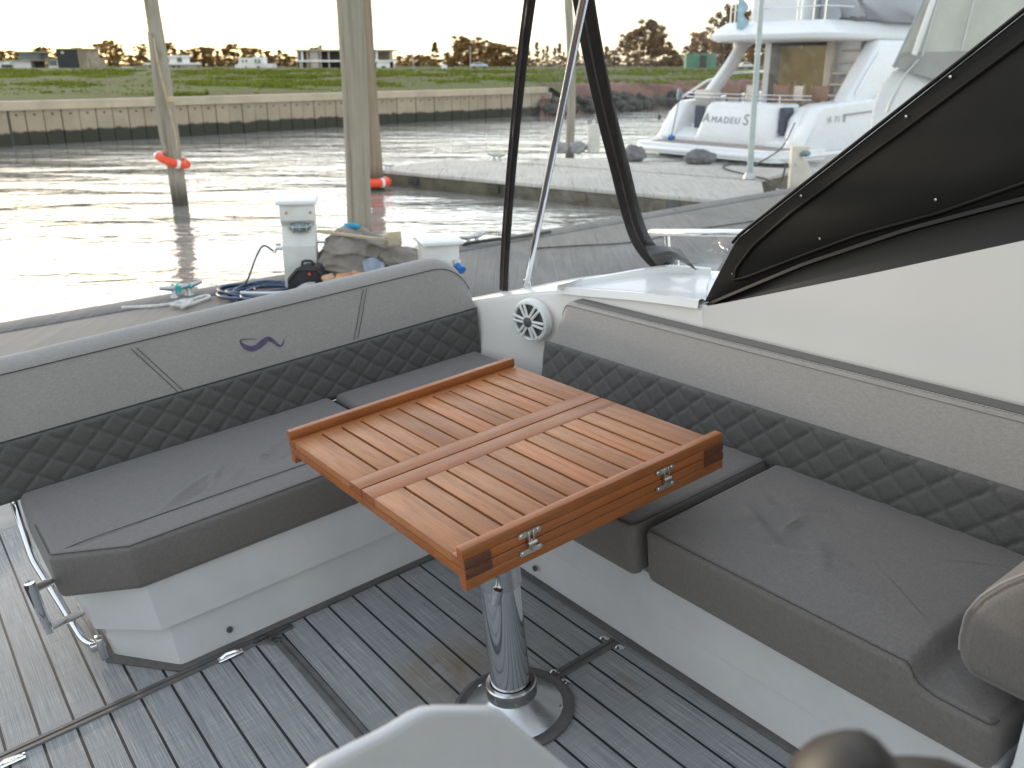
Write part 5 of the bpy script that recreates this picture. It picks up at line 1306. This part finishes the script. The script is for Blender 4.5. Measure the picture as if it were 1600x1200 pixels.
A_, B_ = curve(qa, 12), curve(qb, 12); m.loft([[p, p.lerp(q, .35) + V3((0, -.02 + .015 * math.sin(i), 0)), q, q + V3((0, .02, 0)), p + V3((0, .02, 0))] for i, (p, q) in enumerate(zip(A_, B_))]); part('grey_sheet', m, M_tarpb, sack, 60)
def board(name, label, p0, p1, w, t, m_, cat='board', up=(0, 0, 1)):
    d = (p1 - p0); L = d.length; d.normalize(); u = V3(up); s = d.cross(u).normalized(); u = s.cross(d)
    MM = Matrix((d, s, u)).transposed(); c = (p0 + p1) / 2; mb = MB(); mb.box(c, (L, w, t), M=MM, bev=.003); return solo(name, mb, m_, label, cat, c, smooth=30)
board('wooden_lath', 'long pale wooden lath lying across the top of the sack', wy_(496, 361, sc_.y - .10), wy_(610, 376, sc_.y - .16), .035, .02, M_oldwood)
board('wooden_block', 'pale square wooden block standing against the end of the lath', wy_(604, 374, sc_.y - .16), wy_(624, 372, sc_.y - .12), .12, .10, M_oldwood, 'wood block', (0.2, .3, 1))
board('plank_offcut', 'pale pine offcut leaning beside the black bag', wy_(510, 430, sc_.y - .42), wy_(524, 452, sc_.y - .46), .10, .03, M_pine, 'offcut', (.5, -.3, .8))
board('plank_offcut', 'tilted brown pine offcut in the middle of the wood scraps', wy_(530, 432, sc_.y - .48), wy_(524, 456, sc_.y - .52), .09, .04, M_pine, 'offcut', (1, .3, .4))
board('plank_offcut', 'reddish pine offcut lying flat behind the bench top', wy_(528, 438, sc_.y - .50), wy_(572, 436, sc_.y - .42), .12, .03, M_pine2, 'offcut', (0, -.6, 1))
board('plank_offcut', 'short red pine block upright at the right of the scraps', wy_(549, 428, sc_.y - .44), wy_(570, 438, sc_.y - .46), .05, .05, M_pine2, 'offcut', (0, -.2, 1))
bgp = wz_(484, 462, DZ); bag = thing('backpack', 'black backpack with a top handle on the dock before the pedestal', 'backpack', bgp, FW)
m = MB(); ol_ = round_poly([(-.14, 0), (.15, 0), (.15, .17), (.10, .235), (-.06, .235), (-.14, .15)], .05, 6); m.prism([bgp + V3((p.x, -.08, p.y)) for p in ol_], (0.03, .17, 0), bev=.03, seg=3); part('body', m, M_bag, bag, 60)
m = MB(); m.tube(curve([bgp + V3((-.04, 0, .225)), bgp + V3((-.03, 0, .262)), bgp + V3((.03, 0, .265)), bgp + V3((.05, 0, .228))], 16), .010, 8); part('handle', m, M_bag, bag, 60)
m = MB(); m.tube([bgp + V3((p.x * .92, -.088, p.y * .93)) for p in ol_[6:]], .006, 6); part('zip', m, M_zipb, bag); m = MB(); m.box(bgp + V3((.03, -.088, .185)), (.02, .008, .02), bev=.003); part('tag', m, M_orange, bag)
gb = wz_(492, 482, DZ); m = MB(); folds(m, gb + V3((.02, 0, 0)), .20, .17, 15, .25, 100, 40, .14); solo('grey_cloth', m, M_cloth, 'crumpled pale grey cloth bag in front of the black backpack', 'cloth bag', gb, smooth=70)
m = MB(); m.tube(curve([wz_(722, 382, DZ + .02), wz_(745, 378, DZ + .05), wz_(775, 374, DZ + .05), wz_(800, 372, DZ + .04), wz_(860, 362, DZ + .03)], 30), .016, 8); solo('mooring_line', m, M_roped, 'dark mooring line along the dock edge by the left zip', 'mooring line', wz_(740, 380, DZ), smooth=60)
m = MB(); m.tube(curve([wz_(835, 388, DZ + .012), wz_(900, 384, DZ + .012), wz_(990, 378, DZ + .012), wz_(1080, 360, DZ + .012), wz_(1180, 345, DZ + .012)], 40), .008, 6); solo('thin_cable', m, M_roped, 'thin dark cable lying on the dock seen through the curtain', 'cable', wz_(990, 378, DZ), smooth=60)
# things on the far piers
def lump(name, label, px, py, d, seed, m_, cat='sack'):
    c = wz_(px, py, PZ); mb = MB(); mb.blob(c + V3((0, 0, d[2] * .75)), d, seed, .22, 4); return solo(name, mb, m_, label, cat, c, smooth=70)
lump('grey_sack', 'round pale grey sack on the pier beside the curtain strut', 876, 238, (.16, .16, .13), 2, M_stone)
lump('grey_sack', 'darker grey sack at the foot of the thin pile', 902, 238, (.20, .18, .13), 5, M_stone)
lump('grey_sack', 'lumpy dark grey sack right of the curved zip', 990, 252, (.24, .2, .17), 8, M_sackd)
lump('grey_sack', 'long dark sack on the pier below the yacht platform', 1093, 256, (.30, .2, .16), 11, M_sackd)
wpb = wz_(927, 238, PZ); wpst = thing('wrapped_post', 'white wrapped post with two dark knobs seen through the curtain', 'post', wpb, FW)
m = MB(); m.lathe(wpb, [(.12, 0), (.15, .10), (.13, .3), (.16, .45), (.13, .60), (.0001, .62)], 16); part('wrapping', m, M_whitebag, wpst, 60)
for k in (-.09, .07): m = MB(); m.tube([wpb + V3((k, 0, .55)), wpb + V3((k * 1.2, 0, .72))], [.05, .055], 10); part('knob', m, M_stone, wpst, 50)
lpb = wz_(1171, 279, PZ); lpd = lpb.y; lpl = thing('pole', 'slim pale green pole before the yacht stern', 'pole', lpb, FW)
m = MB(); m.tube([lpb, wy_(1176, 200, lpd), wy_(1183, 100, lpd), wy_(1190, 0, lpd), wy_(1194, -50, lpd)], [.056, .052, .047, .043, .04], 12); part('shaft', m, M_polep, lpl, 60)
m = MB(); m.lathe(lpb, [(.11, 0), (.10, .05), (.075, .10), (.0001, .101)], 14); part('foot', m, M_galv, lpl)
cb0 = wz_(1248, 304, PZ); cpd = thing('cream_pedestal', 'cream dock pedestal with scooped side beside the black wing edge', 'pedestal', cb0, FW)
cd = cb0.y; pr = [(1232, 310), (1238, 229), (1268, 229), (1262, 238), (1253, 246), (1264, 256), (1268, 270), (1270, 310)]
m = MB(); m.prism([wy_(px, py, cd) for px, py in pr], (0.06, .3, 0), bev=.012); part('body', m, M_pcream, cpd, 40)
m = MB(); m.blob(wy_(1258, 240, cd - .02), (.075, .06, .05), 3, .1, 3); part('lamp', m, M_lens, cpd, 60); m = MB(); m.tube([wy_(1243, 257, cd - .02), wy_(1243, 257, cd + .05)], .022, 10); part('tap_hole', m, M_galv, cpd)
m = MB(); m.tube(curve([wy_(1228, 255, cd), wz_(1222, 282, PZ + .02), wz_(1216, 286, PZ + .02), wz_(1190, 278, PZ + .02), wz_(1140, 266, PZ + .02), wz_(1130, 260, PZ + .02), wz_(1150, 256, PZ + .02), wz_(1180, 254, PZ + .02)], 50), .014, 6); solo('power_cable', m, M_roped, 'dark shore power cable looping over the pier to the yacht', 'cable', cb0 + V3((-.3, .2, 0)), smooth=60)

# ---- the yacht with the name on her stern -----------------------------------------
yc = thing('motor_yacht', 'large white motor yacht moored stern to the pier with name on transom', 'yacht', (4.0, 19.4, 0), FW)
YU = V3((.625, -.7806, 0)); YV = V3((.7806, .625, 0)); YS = V3((3.98, 19.5, 0))
def Y(u, v, z): return YS + YU * u + YV * v + V3((0, 0, z))
YM = Matrix((YU, YV, V3((0, 0, 1)))).transposed()
st_ = [(.92, 1.93, .62), (1.25, 1.94, 1.22), (1.45, 1.95, 1.32), (2.2, 1.97, 1.36), (4, 1.97, 1.45), (7, 1.85, 1.62), (10, 1.35, 1.85), (12.4, .5, 2.05), (13.2, .05, 2.1)]
rg = []
for v, hb, zs in st_:
    k = .86 + .0 * v; ib = max(.02, hb - .36)
    row = [(0, -.3), (.7 * hb, -.25), (.93 * hb, .05), (.985 * hb, .45), (hb, min(zs - .05, 1.0)), (hb * .99, zs - .06), (hb * .955, zs), (ib + .03, zs), (ib, zs - .05), (ib, min(zs - .06, .75)), (0, min(zs - .07, .72))]
    rg.append([Y(u, v, z) for u, z in row] + [Y(-u, v, z) for u, z in row[::-1][1:-1]])
m = MB(); m.loft(rg); part('hull', m, M_ywhite, yc, 40)
m = MB(); rg = []
for v, hb, zs in st_: rg.append([Y(s * (hb * .945 + .012), v, z) for s, z in ((1, -.02), (1, .17))])
m.loft(rg, closed=False, cap=False); rg2 = [[Y(-(hb * .945 + .012), v, z) for z in (-.02, .17)] for v, hb, zs in st_]; m.loft(rg2, closed=False, cap=False); part('boot_stripe', m, M_ydark, yc, 0)
m = MB(); m.prism([Y(p.x, p.y, .26) for p in round_poly([(-1.98, .0), (1.98, .0), (2.02, 1.6), (-2.02, 1.6)], [.35, .35, .1, .1], 8)], (0, 0, .22), bev=.05, seg=3); part('swim_platform', m, M_ywhite, yc, 40)
m = MB(); m.prism([Y(p.x, p.y, .482) for p in round_poly([(-1.72, .2), (1.72, .2), (1.8, 1.5), (-1.8, 1.5)], [.25, .25, .05, .05], 6)], (0, 0, .006)); part('teak_deck', m, M_yteak, yc, 0)
m = MB(); m.tube([Y(-1.97, .9, .36), Y(-1.99, .2, .36), Y(-1.7, -.02, .36), Y(0, -.03, .36), Y(1.7, -.02, .36), Y(1.99, .2, .36), Y(2.0, 1.4, .36), Y(1.99, 3.2, .38)], .05, 8); part('rubbing_strake', m, M_ywhite, yc, 50)
m = MB(); m.prism([Y(-1.5, .4, -.2), Y(1.5, .4, -.2), Y(1.5, 1.1, -.2), Y(-1.5, 1.1, -.2)], (0, 0, .46)); part('stern_underside', m, M_ydark, yc, 0)
def Yb(u, v, z): return Y(u - .12, v + .30, z)
# big rounded quarter pods
m = MB(); pq = [(2.02, .70, .50), (1.30, .70, .50)]
for s in (1,):
    rows = []
    for v, wi, zt in ((.60, .40, .52), (.72, .52, .80), (.90, .60, 1.08), (1.15, .64, 1.26), (1.5, .62, 1.34), (2.3, .46, 1.40)):
        c = 1.985 - wi / 2; O = round_poly([(c - wi / 2, .44), (c + wi / 2, .44), (c + wi / 2, zt), (c - wi / 2, zt)], [.02, .1, .16, .12], 6); rows.append([Yb(p.x, v, p.y) for p in resample(O, 48)])
    m.loft(rows)
part('quarter_pod', m, M_ywhite, yc, 60)
m = MB(); rows = []
for v, wi, zt in ((.62, .34, .55), (.80, .40, .86), (1.0, .44, 1.1), (1.25, .46, 1.26), (1.6, .44, 1.32), (2.3, .40, 1.38)):
    c = -1.985 + wi / 2; O = round_poly([(c - wi / 2, .44), (c + wi / 2, .44), (c + wi / 2, zt), (c - wi / 2, zt)], [.1, .02, .08, .14], 6); rows.append([Yb(p.x, v, p.y) for p in resample(O, 48)])
m.loft(rows); part('quarter_pod', m, M_ywhite, yc, 60)
# transom block with the name
m = MB(); rows = []
for z, v0, ua, ub in ((.485, .62, -.86, 1.20), (.52, .61, -.86, 1.20), (1.22, .82, -.72, 1.22), (1.30, .88, -.68, 1.20), (1.325, .96, -.60, 1.12)):
    rows.append([Yb(p.x, p.y, z) for p in resample(round_poly([(ua, v0), (ub, v0), (ub + .02, 1.5), (ua, 1.5)], [.05, .14, .03, .03], 6), 60)])
m.loft(rows); part('transom', m, M_ywhite, yc, 50)
tilt = math.atan2(.21, .70)
def TT(u, z):
    v = lerp(.61, .82, (z - .52) / .70) - .012
    ax = YU; up_ = (YV * .21 + V3((0, 0, .70))).normalized(); nn_ = ax.cross(up_)
    p = Yb(u, v, z); return Matrix.Translation(p) @ Matrix((ax, up_, nn_)).transposed().to_4x4()
text_part('name_lettering', 'A', .29, TT(-.72, .90), M_letter, yc); text_part('name_lettering', 'MADEU', .20, TT(-.48, .90), M_letter, yc); text_part('name_lettering', 'S', .33, TT(.38, .885), M_letter, yc)
def HS(v, z, du=.012):
    p = Y(1.972 + du, v, z); d = (YV).normalized(); up_ = V3((0, 0, 1)); return Matrix.Translation(p) @ Matrix((d, up_, d.cross(up_))).transposed().to_4x4()
text_part('registration', 'A 71 8', .19, HS(1.55, .98), M_letter, yc, .002)
# dark gate openings, steps
m = MB(); m.box(Yb(-1.02, .98, .98), (.26, .06, .50), M=YM, bev=.01); part('gate', m, M_yblue, yc); m = MB(); m.box(Yb(1.30, .95, 1.0), (.14, .3, .52), M=YM, bev=.01); part('gate', m, M_yblue, yc)
for k, z in enumerate((.60, .75)):
    m = MB(); m.box(Yb(-1.1, 1.05 + .2 * k, z - .02), (.48, .32, .20 + .0 * k), M=YM, bev=.02); part('boarding_step', m, M_ywhite, yc); m = MB(); m.box(Yb(-1.1, .99 + .2 * k, z + .083), (.40, .16, .006), M=YM); part('step_pad', m, M_ydark, yc)
# coaming rail across the cockpit, seats, table
m = MB()
for z in (1.42, 1.50): m.tube([Y(-1.5, 1.2, z), Y(-.6, 1.05, z), Y(1.1, 1.05, z), Y(1.7, 1.3, z)], .012, 6)
for u in (-1.5, -.6, .25, 1.1): m.tube([Y(u, 1.08, 1.3), Y(u, 1.08, 1.5)], .010, 6)
part('stern_rail', m, M_chrome, yc)
for k, (u, v) in enumerate(((-.95, 2.2), (-.30, 2.0), (.30, 2.25), (.85, 2.1), (1.15, 2.4))):
    m = MB(); c = Y(u, v, 1.52); rt_ = Matrix.Rotation([.2, -.1, .1, -.35, .3][k], 3, 'Z') @ YM; m.box(c, (.34, .04, .30), M=rt_, bev=.015); ch = part('deck_chair', m, M_ycream if k % 2 else M_ychair, yc)
    m = MB()
    for s in (-.17, .17): m.box(c + rt_ @ V3((s, .0, -.12)), (.035, .05, .62), M=rt_, bev=.006)
    m.box(c + rt_ @ V3((0, .2, -.35)), (.36, .38, .03), M=rt_, bev=.006); part('chair_frame', m, M_ychair, ch)
m = MB(); m.box(Y(.25, 2.75, 1.38), (1.1, .6, .04), M=YM, bev=.01); part('cockpit_table', m, M_ychair, yc)
m = MB(); m.box(Y(-1.3, 1.7, 1.45), (.5, .4, .22), M=YM, bev=.05); part('cushion', m, M_ycream, yc)
# saloon bulkhead, door, stairs
m = MB(); m.prism([Y(-1.3, 3.7, .7), Y(1.2, 3.7, .7), Y(1.2, 3.7, 2.62), Y(-1.3, 3.7, 2.62)], YV * 4.5); part('deckhouse', m, M_ywhite, yc, 30)
m = MB(); m.box(Y(-.28, 3.66, 1.68), (1.62, .06, 1.80), M=YM, bev=.01); sd__ = part('saloon_door', m, M_yframe, yc)
m = MB(); m.box(Y(-.18, 3.62, 1.80), (1.22, .04, 1.42), M=YM); part('glass', m, M_yglass, sd__)
m = MB(); m.box(Y(.62, 3.5, 1.66), (.16, .2, 1.9), M=YM, bev=.03); part('door_pillar', m, M_ycream, yc)
for k in range(7):
    m = MB(); m.box(Y(1.02, 3.05 + .13 * k, .98 + .235 * k), (.52, .30, .05), M=YM, bev=.012); tr_ = part('stair_tread', m, M_ycream, yc); m = MB(); m.box(Y(1.02, 3.16 + .13 * k, .865 + .235 * k), (.50, .02, .18), M=YM); part('riser', m, M_yunder, tr_)
m = MB(); m.prism([Y(1.34, 2.5, 1.3), Y(1.34, 3.0, 1.9), Y(1.34, 3.6, 2.6), Y(1.34, 5.2, 2.62), Y(1.34, 5.2, 1.3)], YU * .42, bev=.10, seg=4); part('side_moulding', m, M_ywhite, yc, 50)
m = MB(); m.tube([Y(1.79, 2.75, 1.5), Y(1.79, 3.1, 1.95), Y(1.78, 3.5, 2.35)], .02, 8); part('hand_rail', m, M_chrome, yc)
m = MB(); m.prism([Y(1.2, 4.6, 1.35), Y(1.2, 10, 1.6), Y(1.2, 8.6, 2.35), Y(1.2, 4.6, 2.62)], YU * .34, bev=.06, seg=3); part('cabin_side', m, M_ywhite, yc, 50)
m = MB(); wd = [Y(1.555, v, z) for v, z in ((5.0, 2.0), (5.25, 2.34), (5.6, 2.42), (6.6, 2.2), (7.6, 1.95), (6.6, 1.75), (5.6, 1.62), (5.25, 1.7))]; m.prism(wd, YU * .02); part('cabin_window', m, M_hglass, yc, 0)
m = MB(); m.prism([Y(-1.42, 1.55, 1.42), Y(-1.42, 2.0, 1.42), Y(-1.42, 2.6, 1.95), Y(-1.42, 3.0, 2.45), Y(-1.42, 3.4, 2.66), Y(-1.42, 2.6, 2.66), Y(-1.42, 2.62, 2.45), Y(-1.42, 2.3, 2.1)], YU * .16, bev=.04, seg=3); part('overhang_arm', m, M_ywhite, yc, 50)
m = MB(); m.tube([Y(-1.7, 1.3, 1.4), Y(-1.75, 2.2, 1.75), Y(-1.7, 3.2, 1.92), Y(-1.6, 4.2, 1.95)], .028, 8); part('boarding_rail', m, M_ywhite, yc)
m = MB(); m.tube([Y(1.9, 3.3, 1.46), Y(1.9, 4.2, 1.56), Y(1.9, 5.0, 2.0), Y(1.88, 7, 2.3)], .016, 8)
for v in (4.4, 5.4, 6.4): m.tube([Y(1.9, v, 1.45), Y(1.9, v, 1.6 + (v - 4.2) * .22)], .012, 6)
part('side_rail', m, M_chrome, yc)
# overhang and flybridge
m = MB(); O = round_poly([(-1.62, 1.75), (1.62, 1.75), (1.75, 9.0), (-1.75, 9.0)], [.5, .5, .3, .3], 8)
rows = []
for z, d_ in ((2.60, .10), (2.64, .02), (2.72, 0), (2.86, .16), (2.97, .34), (2.99, .42)): rows.append([Y(p.x, p.y, z) for p in inset(resample(O, 80), d_)])
m.loft(rows); part('flybridge_overhang', m, M_ywhite, yc, 50)
m = MB(); m.prism([Y(p.x, p.y, 2.58) for p in inset(resample(O, 60), .16)], (0, 0, .025)); part('soffit', m, M_yunder, yc, 0)
m = MB(); m.prism([Y(p.x, p.y, 2.96) for p in round_poly([(-.95, 2.55), (.42, 2.55), (.42, 4.2), (-.95, 4.2)], .12, 5)], (0, 0, 1.35), bev=.04, seg=3); part('flybridge_locker', m, M_ywhite, yc, 50)
m = MB()
for z in (3.25, 3.60): m.tube([Y(-1.25, 2.4, z), Y(-1.1, 2.2, z), Y(1.1, 2.2, z), Y(1.28, 2.5, z), Y(1.35, 4, z)], .014, 6)
for u in (-1.22, -1.1, -.4, .52, .62, .92, 1.2): m.tube([Y(u, 2.22, 2.95), Y(u, 2.22, 3.6)], .018, 6)
part('flybridge_rail', m, M_chrome, yc)
m = MB(); m.box(Y(.95, 3.4, 3.3), (.8, .5, .7), M=YM, bev=.1); part('flybridge_seat', m, M_sackd, yc, 50)
m = MB(); m.prism([Y(-1.3, 2.9, 2.96), Y(-1.3, 4.4, 2.96), Y(-1.3, 4.4, 4.6), Y(-1.3, 3.7, 4.6)], YU * .12, bev=.05); part('radar_arch', m, M_ycream, yc, 40)
m = MB(); rows = []
for v, hw, zt, zb in ((2.9, .25, 4.6, 3.0), (3.2, .55, 4.55, 3.0), (4.2, .9, 4.35, 2.98), (5.6, 1.05, 4.05, 2.98), (7.2, 1.0, 3.65, 2.98), (8.8, .8, 3.3, 2.98)):
    c = .95; O2 = round_poly([(c - hw, zb), (c + hw * .75, zb), (c + hw * .7, lerp(zb, zt, .6)), (c + hw * .2, zt), (c - hw * .5, zt), (c - hw, lerp(zb, zt, .6))], .18, 5)
    rows.append([Y(p.x + .05 * math.sin(i * .7 + v * 3), v, p.y) for i, p in enumerate(resample(O2, 60))])
m.loft(rows); part('grey_cover', m, M_ycanvas, yc, 60)
m = MB(); m.tube([Y(-.72, 1.9, 2.95), Y(-.78, 1.85, 4.6)], .02, 8); fs = part('flag_staff', m, M_polep, yc)
m = MB(); rows = []
for i in range(16):
    z = lerp(2.85, 3.75, i / 15); wv = .15 + .10 * math.sin(i * .9) * (1 - i / 15); wv *= .4 + 1.2 * math.exp(-((i - 5) / 4) ** 2)
    rows.append([Y(-.76, 1.86, z), Y(-.70 + wv, 1.84 + .03 * math.sin(i), z - .03), Y(-.70 + wv, 1.86 + .03 * math.sin(i), z - .03), Y(-.76, 1.88, z)])
m.loft(rows); part('flag', m, M_flag, fs, 60)
m = MB(); m.tube([Y(1.985, 2.1, 1.12), Y(1.99, 4, 1.2), Y(1.88, 7, 1.38), Y(1.38, 10, 1.6)], .018, 6); part('styling_line', m, M_letter, yc)
for k in range(3):
    m = MB(); m.tube([Y(1.985, 4.2 + k * .15, .92 - .11 * k), Y(1.93, 6.2, 1.02 - .11 * k)], .026, 6); part('vent_slot', m, M_ydark, yc)
m = MB(); m.lathe(Y(-1.78, 1.28, 1.44), [(.06, -.1), (.07, .02), (.05, .14), (.0001, .15)], 12); part('stern_light', m, M_tarpb, yc)
m = MB(); m.lathe(Y(-1.98, .86, .95), [(.0001, .02), (.05, .02), (.06, 0)], 14, Matrix((YV, V3((0, 0, 1)), -YU)).transposed()); m.tube([Y(-1.45, .70, .52), Y(-1.46, .95, 1.5)], .012, 6); part('fairlead', m, M_ydark, yc)
KY = 1.10
yc.scale = (KY,) * 3; yc.location = Vector(CAMW) + KY * (yc.location - Vector(CAMW))
def Y2(u, v, z): return Vector(CAMW) + KY * (Y(u, v, z) - Vector(CAMW))
m = MB(); m.blob(Y2(-1.35, .6, .55), (.10, .08, .07), 4, .2, 2); solo('blue_bucket_cloth', m, M_blue, 'small blue cloth lying on the yacht swim platform', 'cloth', Y2(-1.35, .6, .49), smooth=60)
# mooring lines to the yacht
m = MB(); m.tube(curve([Y2(1.75, .75, 1.0), wy_(1220, 232, 18), wz_(1172, 262, PZ + .1)], 20), .014, 6); solo('mooring_line', m, M_roped, 'slack dark mooring line from the yacht quarter to the pier', 'mooring line', Y2(1.75, .75, 1.0), smooth=60)

# ---- second boat at the right, mostly hidden by the wing -----------------------------
bc = wy_(1440, 260, 14.5); b2 = thing('covered_boat', 'white boat with beige canopy behind the black wing', 'boat', V3((bc.x, bc.y, 0)), FW)
def BP(px, py, dy=0.0): return wy_(px, py, 14.5 + dy)
m = MB(); rows = []
for dy, pts in ((0, [(1352, 290), (1358, 230), (1366, 170), (1378, 135), (1395, 112), (1412, 104), (1450, 103), (1463, 112), (1472, 135), (1480, 180), (1500, 290)]), (.4, [(1348, 292), (1356, 230), (1364, 168), (1376, 132), (1394, 108), (1412, 101), (1470, 100), (1490, 112), (1510, 135), (1530, 180), (1560, 292)])):
    rows.append([BP(px, py, dy) for px, py in pts])
off = V3((.75, .65, 0)).normalized() * 6
rows.append([p + off for p in rows[-1]])
m.loft(rows, True, True); part('hull', m, M_ywhite, b2, 60)
m = MB(); m.prism([BP(1395, 106, -.12), BP(1442, 4, -.12), BP(1456, -60, -.12), BP(1720, -60, -.12), BP(1720, 80, -.12), BP(1500, 82, -.12)], off * .45); part('canopy', m, M_canopy, b2, 0)
m = MB(); m.prism([BP(1393, 103, -.16), BP(1411, 82, -.16), BP(1502, 80, -.16), BP(1560, 80, -.16), BP(1560, 150, -.16), BP(1440, 118, -.16)], off * .4); part('canopy_skirt', m, M_canopyg, b2, 0)
for (a, b, r0) in (((1428, 86), (1462, -10), .042), ((1502, 78), (1524, -10), .02), ((1440, 88), (1468, -10), .018)):
    m = MB(); m.tube([BP(*a, -.25), BP(*b, -.25)], r0, 10); part('canopy_frame', m, M_white if r0 > .03 else M_galv, b2, 60)
m = MB(); m.tube(curve([BP(1436, 92, -.25), BP(1414, 118, -.2), BP(1402, 140, -.2), BP(1392, 160, -.2), BP(1386, 175, -.2)], 24), .025, 8); part('grab_rail', m, M_galv, b2, 60)
m = MB(); m.tube([BP(1396, 104, -.2), BP(1443, 3, -.2), BP(1457, -60, -.2)], .02, 8); part('canopy_piping', m, M_letter, b2, 60)

# ================================================================== light, sky, camera
SUN_AZ, SUN_EL = R(-40), R(5.0)           # measured from straight ahead (+y), negative to the left
w = bpy.data.worlds.new('World'); SC.world = w; w.use_nodes = True
nt = w.node_tree; bg = nt.nodes['Background']; sky = nt.nodes.new('ShaderNodeTexSky'); sky.sky_type = 'NISHITA'; sky.sun_disc = False
sky.sun_elevation = SUN_EL; sky.sun_rotation = SUN_AZ
sky.air_density = 1.0; sky.dust_density = 1.0; sky.ozone_density = 1.0; sky.altitude = 0
# thin bright cloud veil: evens out the clear-sky colours and brightness
hs_ = nt.nodes.new('ShaderNodeHueSaturation'); hs_.inputs['Saturation'].default_value = 1.03; nt.links.new(sky.outputs[0], hs_.inputs['Color'])
gm = nt.nodes.new('ShaderNodeGamma'); gm.inputs['Gamma'].default_value = .5; nt.links.new(hs_.outputs[0], gm.inputs['Color'])
vl = nt.nodes.new('ShaderNodeMix'); vl.data_type = 'RGBA'; vl.inputs[0].default_value = .3; nt.links.new(gm.outputs[0], vl.inputs[6]); vl.inputs[7].default_value = (2.3, 2.4, 2.6, 1)
nt.links.new(vl.outputs[2], bg.inputs[0]); bg.inputs[1].default_value = .127
sd = bpy.data.lights.new('sun', 'SUN'); so_ = bpy.data.objects.new('sun', sd); COL.objects.link(so_)
sd.energy = .22; sd.angle = R(2); sd.color = (1.0, .86, .70)
dv_ = Vector((math.sin(SUN_AZ) * math.cos(SUN_EL), math.cos(SUN_AZ) * math.cos(SUN_EL), math.sin(SUN_EL)))
so_.rotation_euler = (-dv_).to_track_quat('-Z', 'Y').to_euler(); so_.location = (0, 0, 20)

cam = bpy.data.cameras.new('camera'); co_ = bpy.data.objects.new('camera', cam); COL.objects.link(co_); SC.camera = co_
cam.sensor_width = 36; cam.lens = 36 * F / 1600; cam.clip_end = 6000; cam.clip_start = .05
co_.location = CAMW; co_.rotation_euler = (math.pi / 2 - PITCH, 0, 0)
cam.dof.use_dof = True; cam.dof.focus_distance = 2.3; cam.dof.aperture_fstop = 5.0
SC.view_settings.view_transform = 'Standard'; SC.view_settings.look = 'None'; SC.view_settings.exposure = 2.8; SC.view_settings.gamma = 1; SC.view_settings.use_curve_mapping = False
SC.cycles.max_bounces = 8; SC.cycles.transparent_max_bounces = 12; SC.cycles.sample_clamp_indirect = 6
SC.cycles.use_denoising = True
bpy.context.view_layer.update()
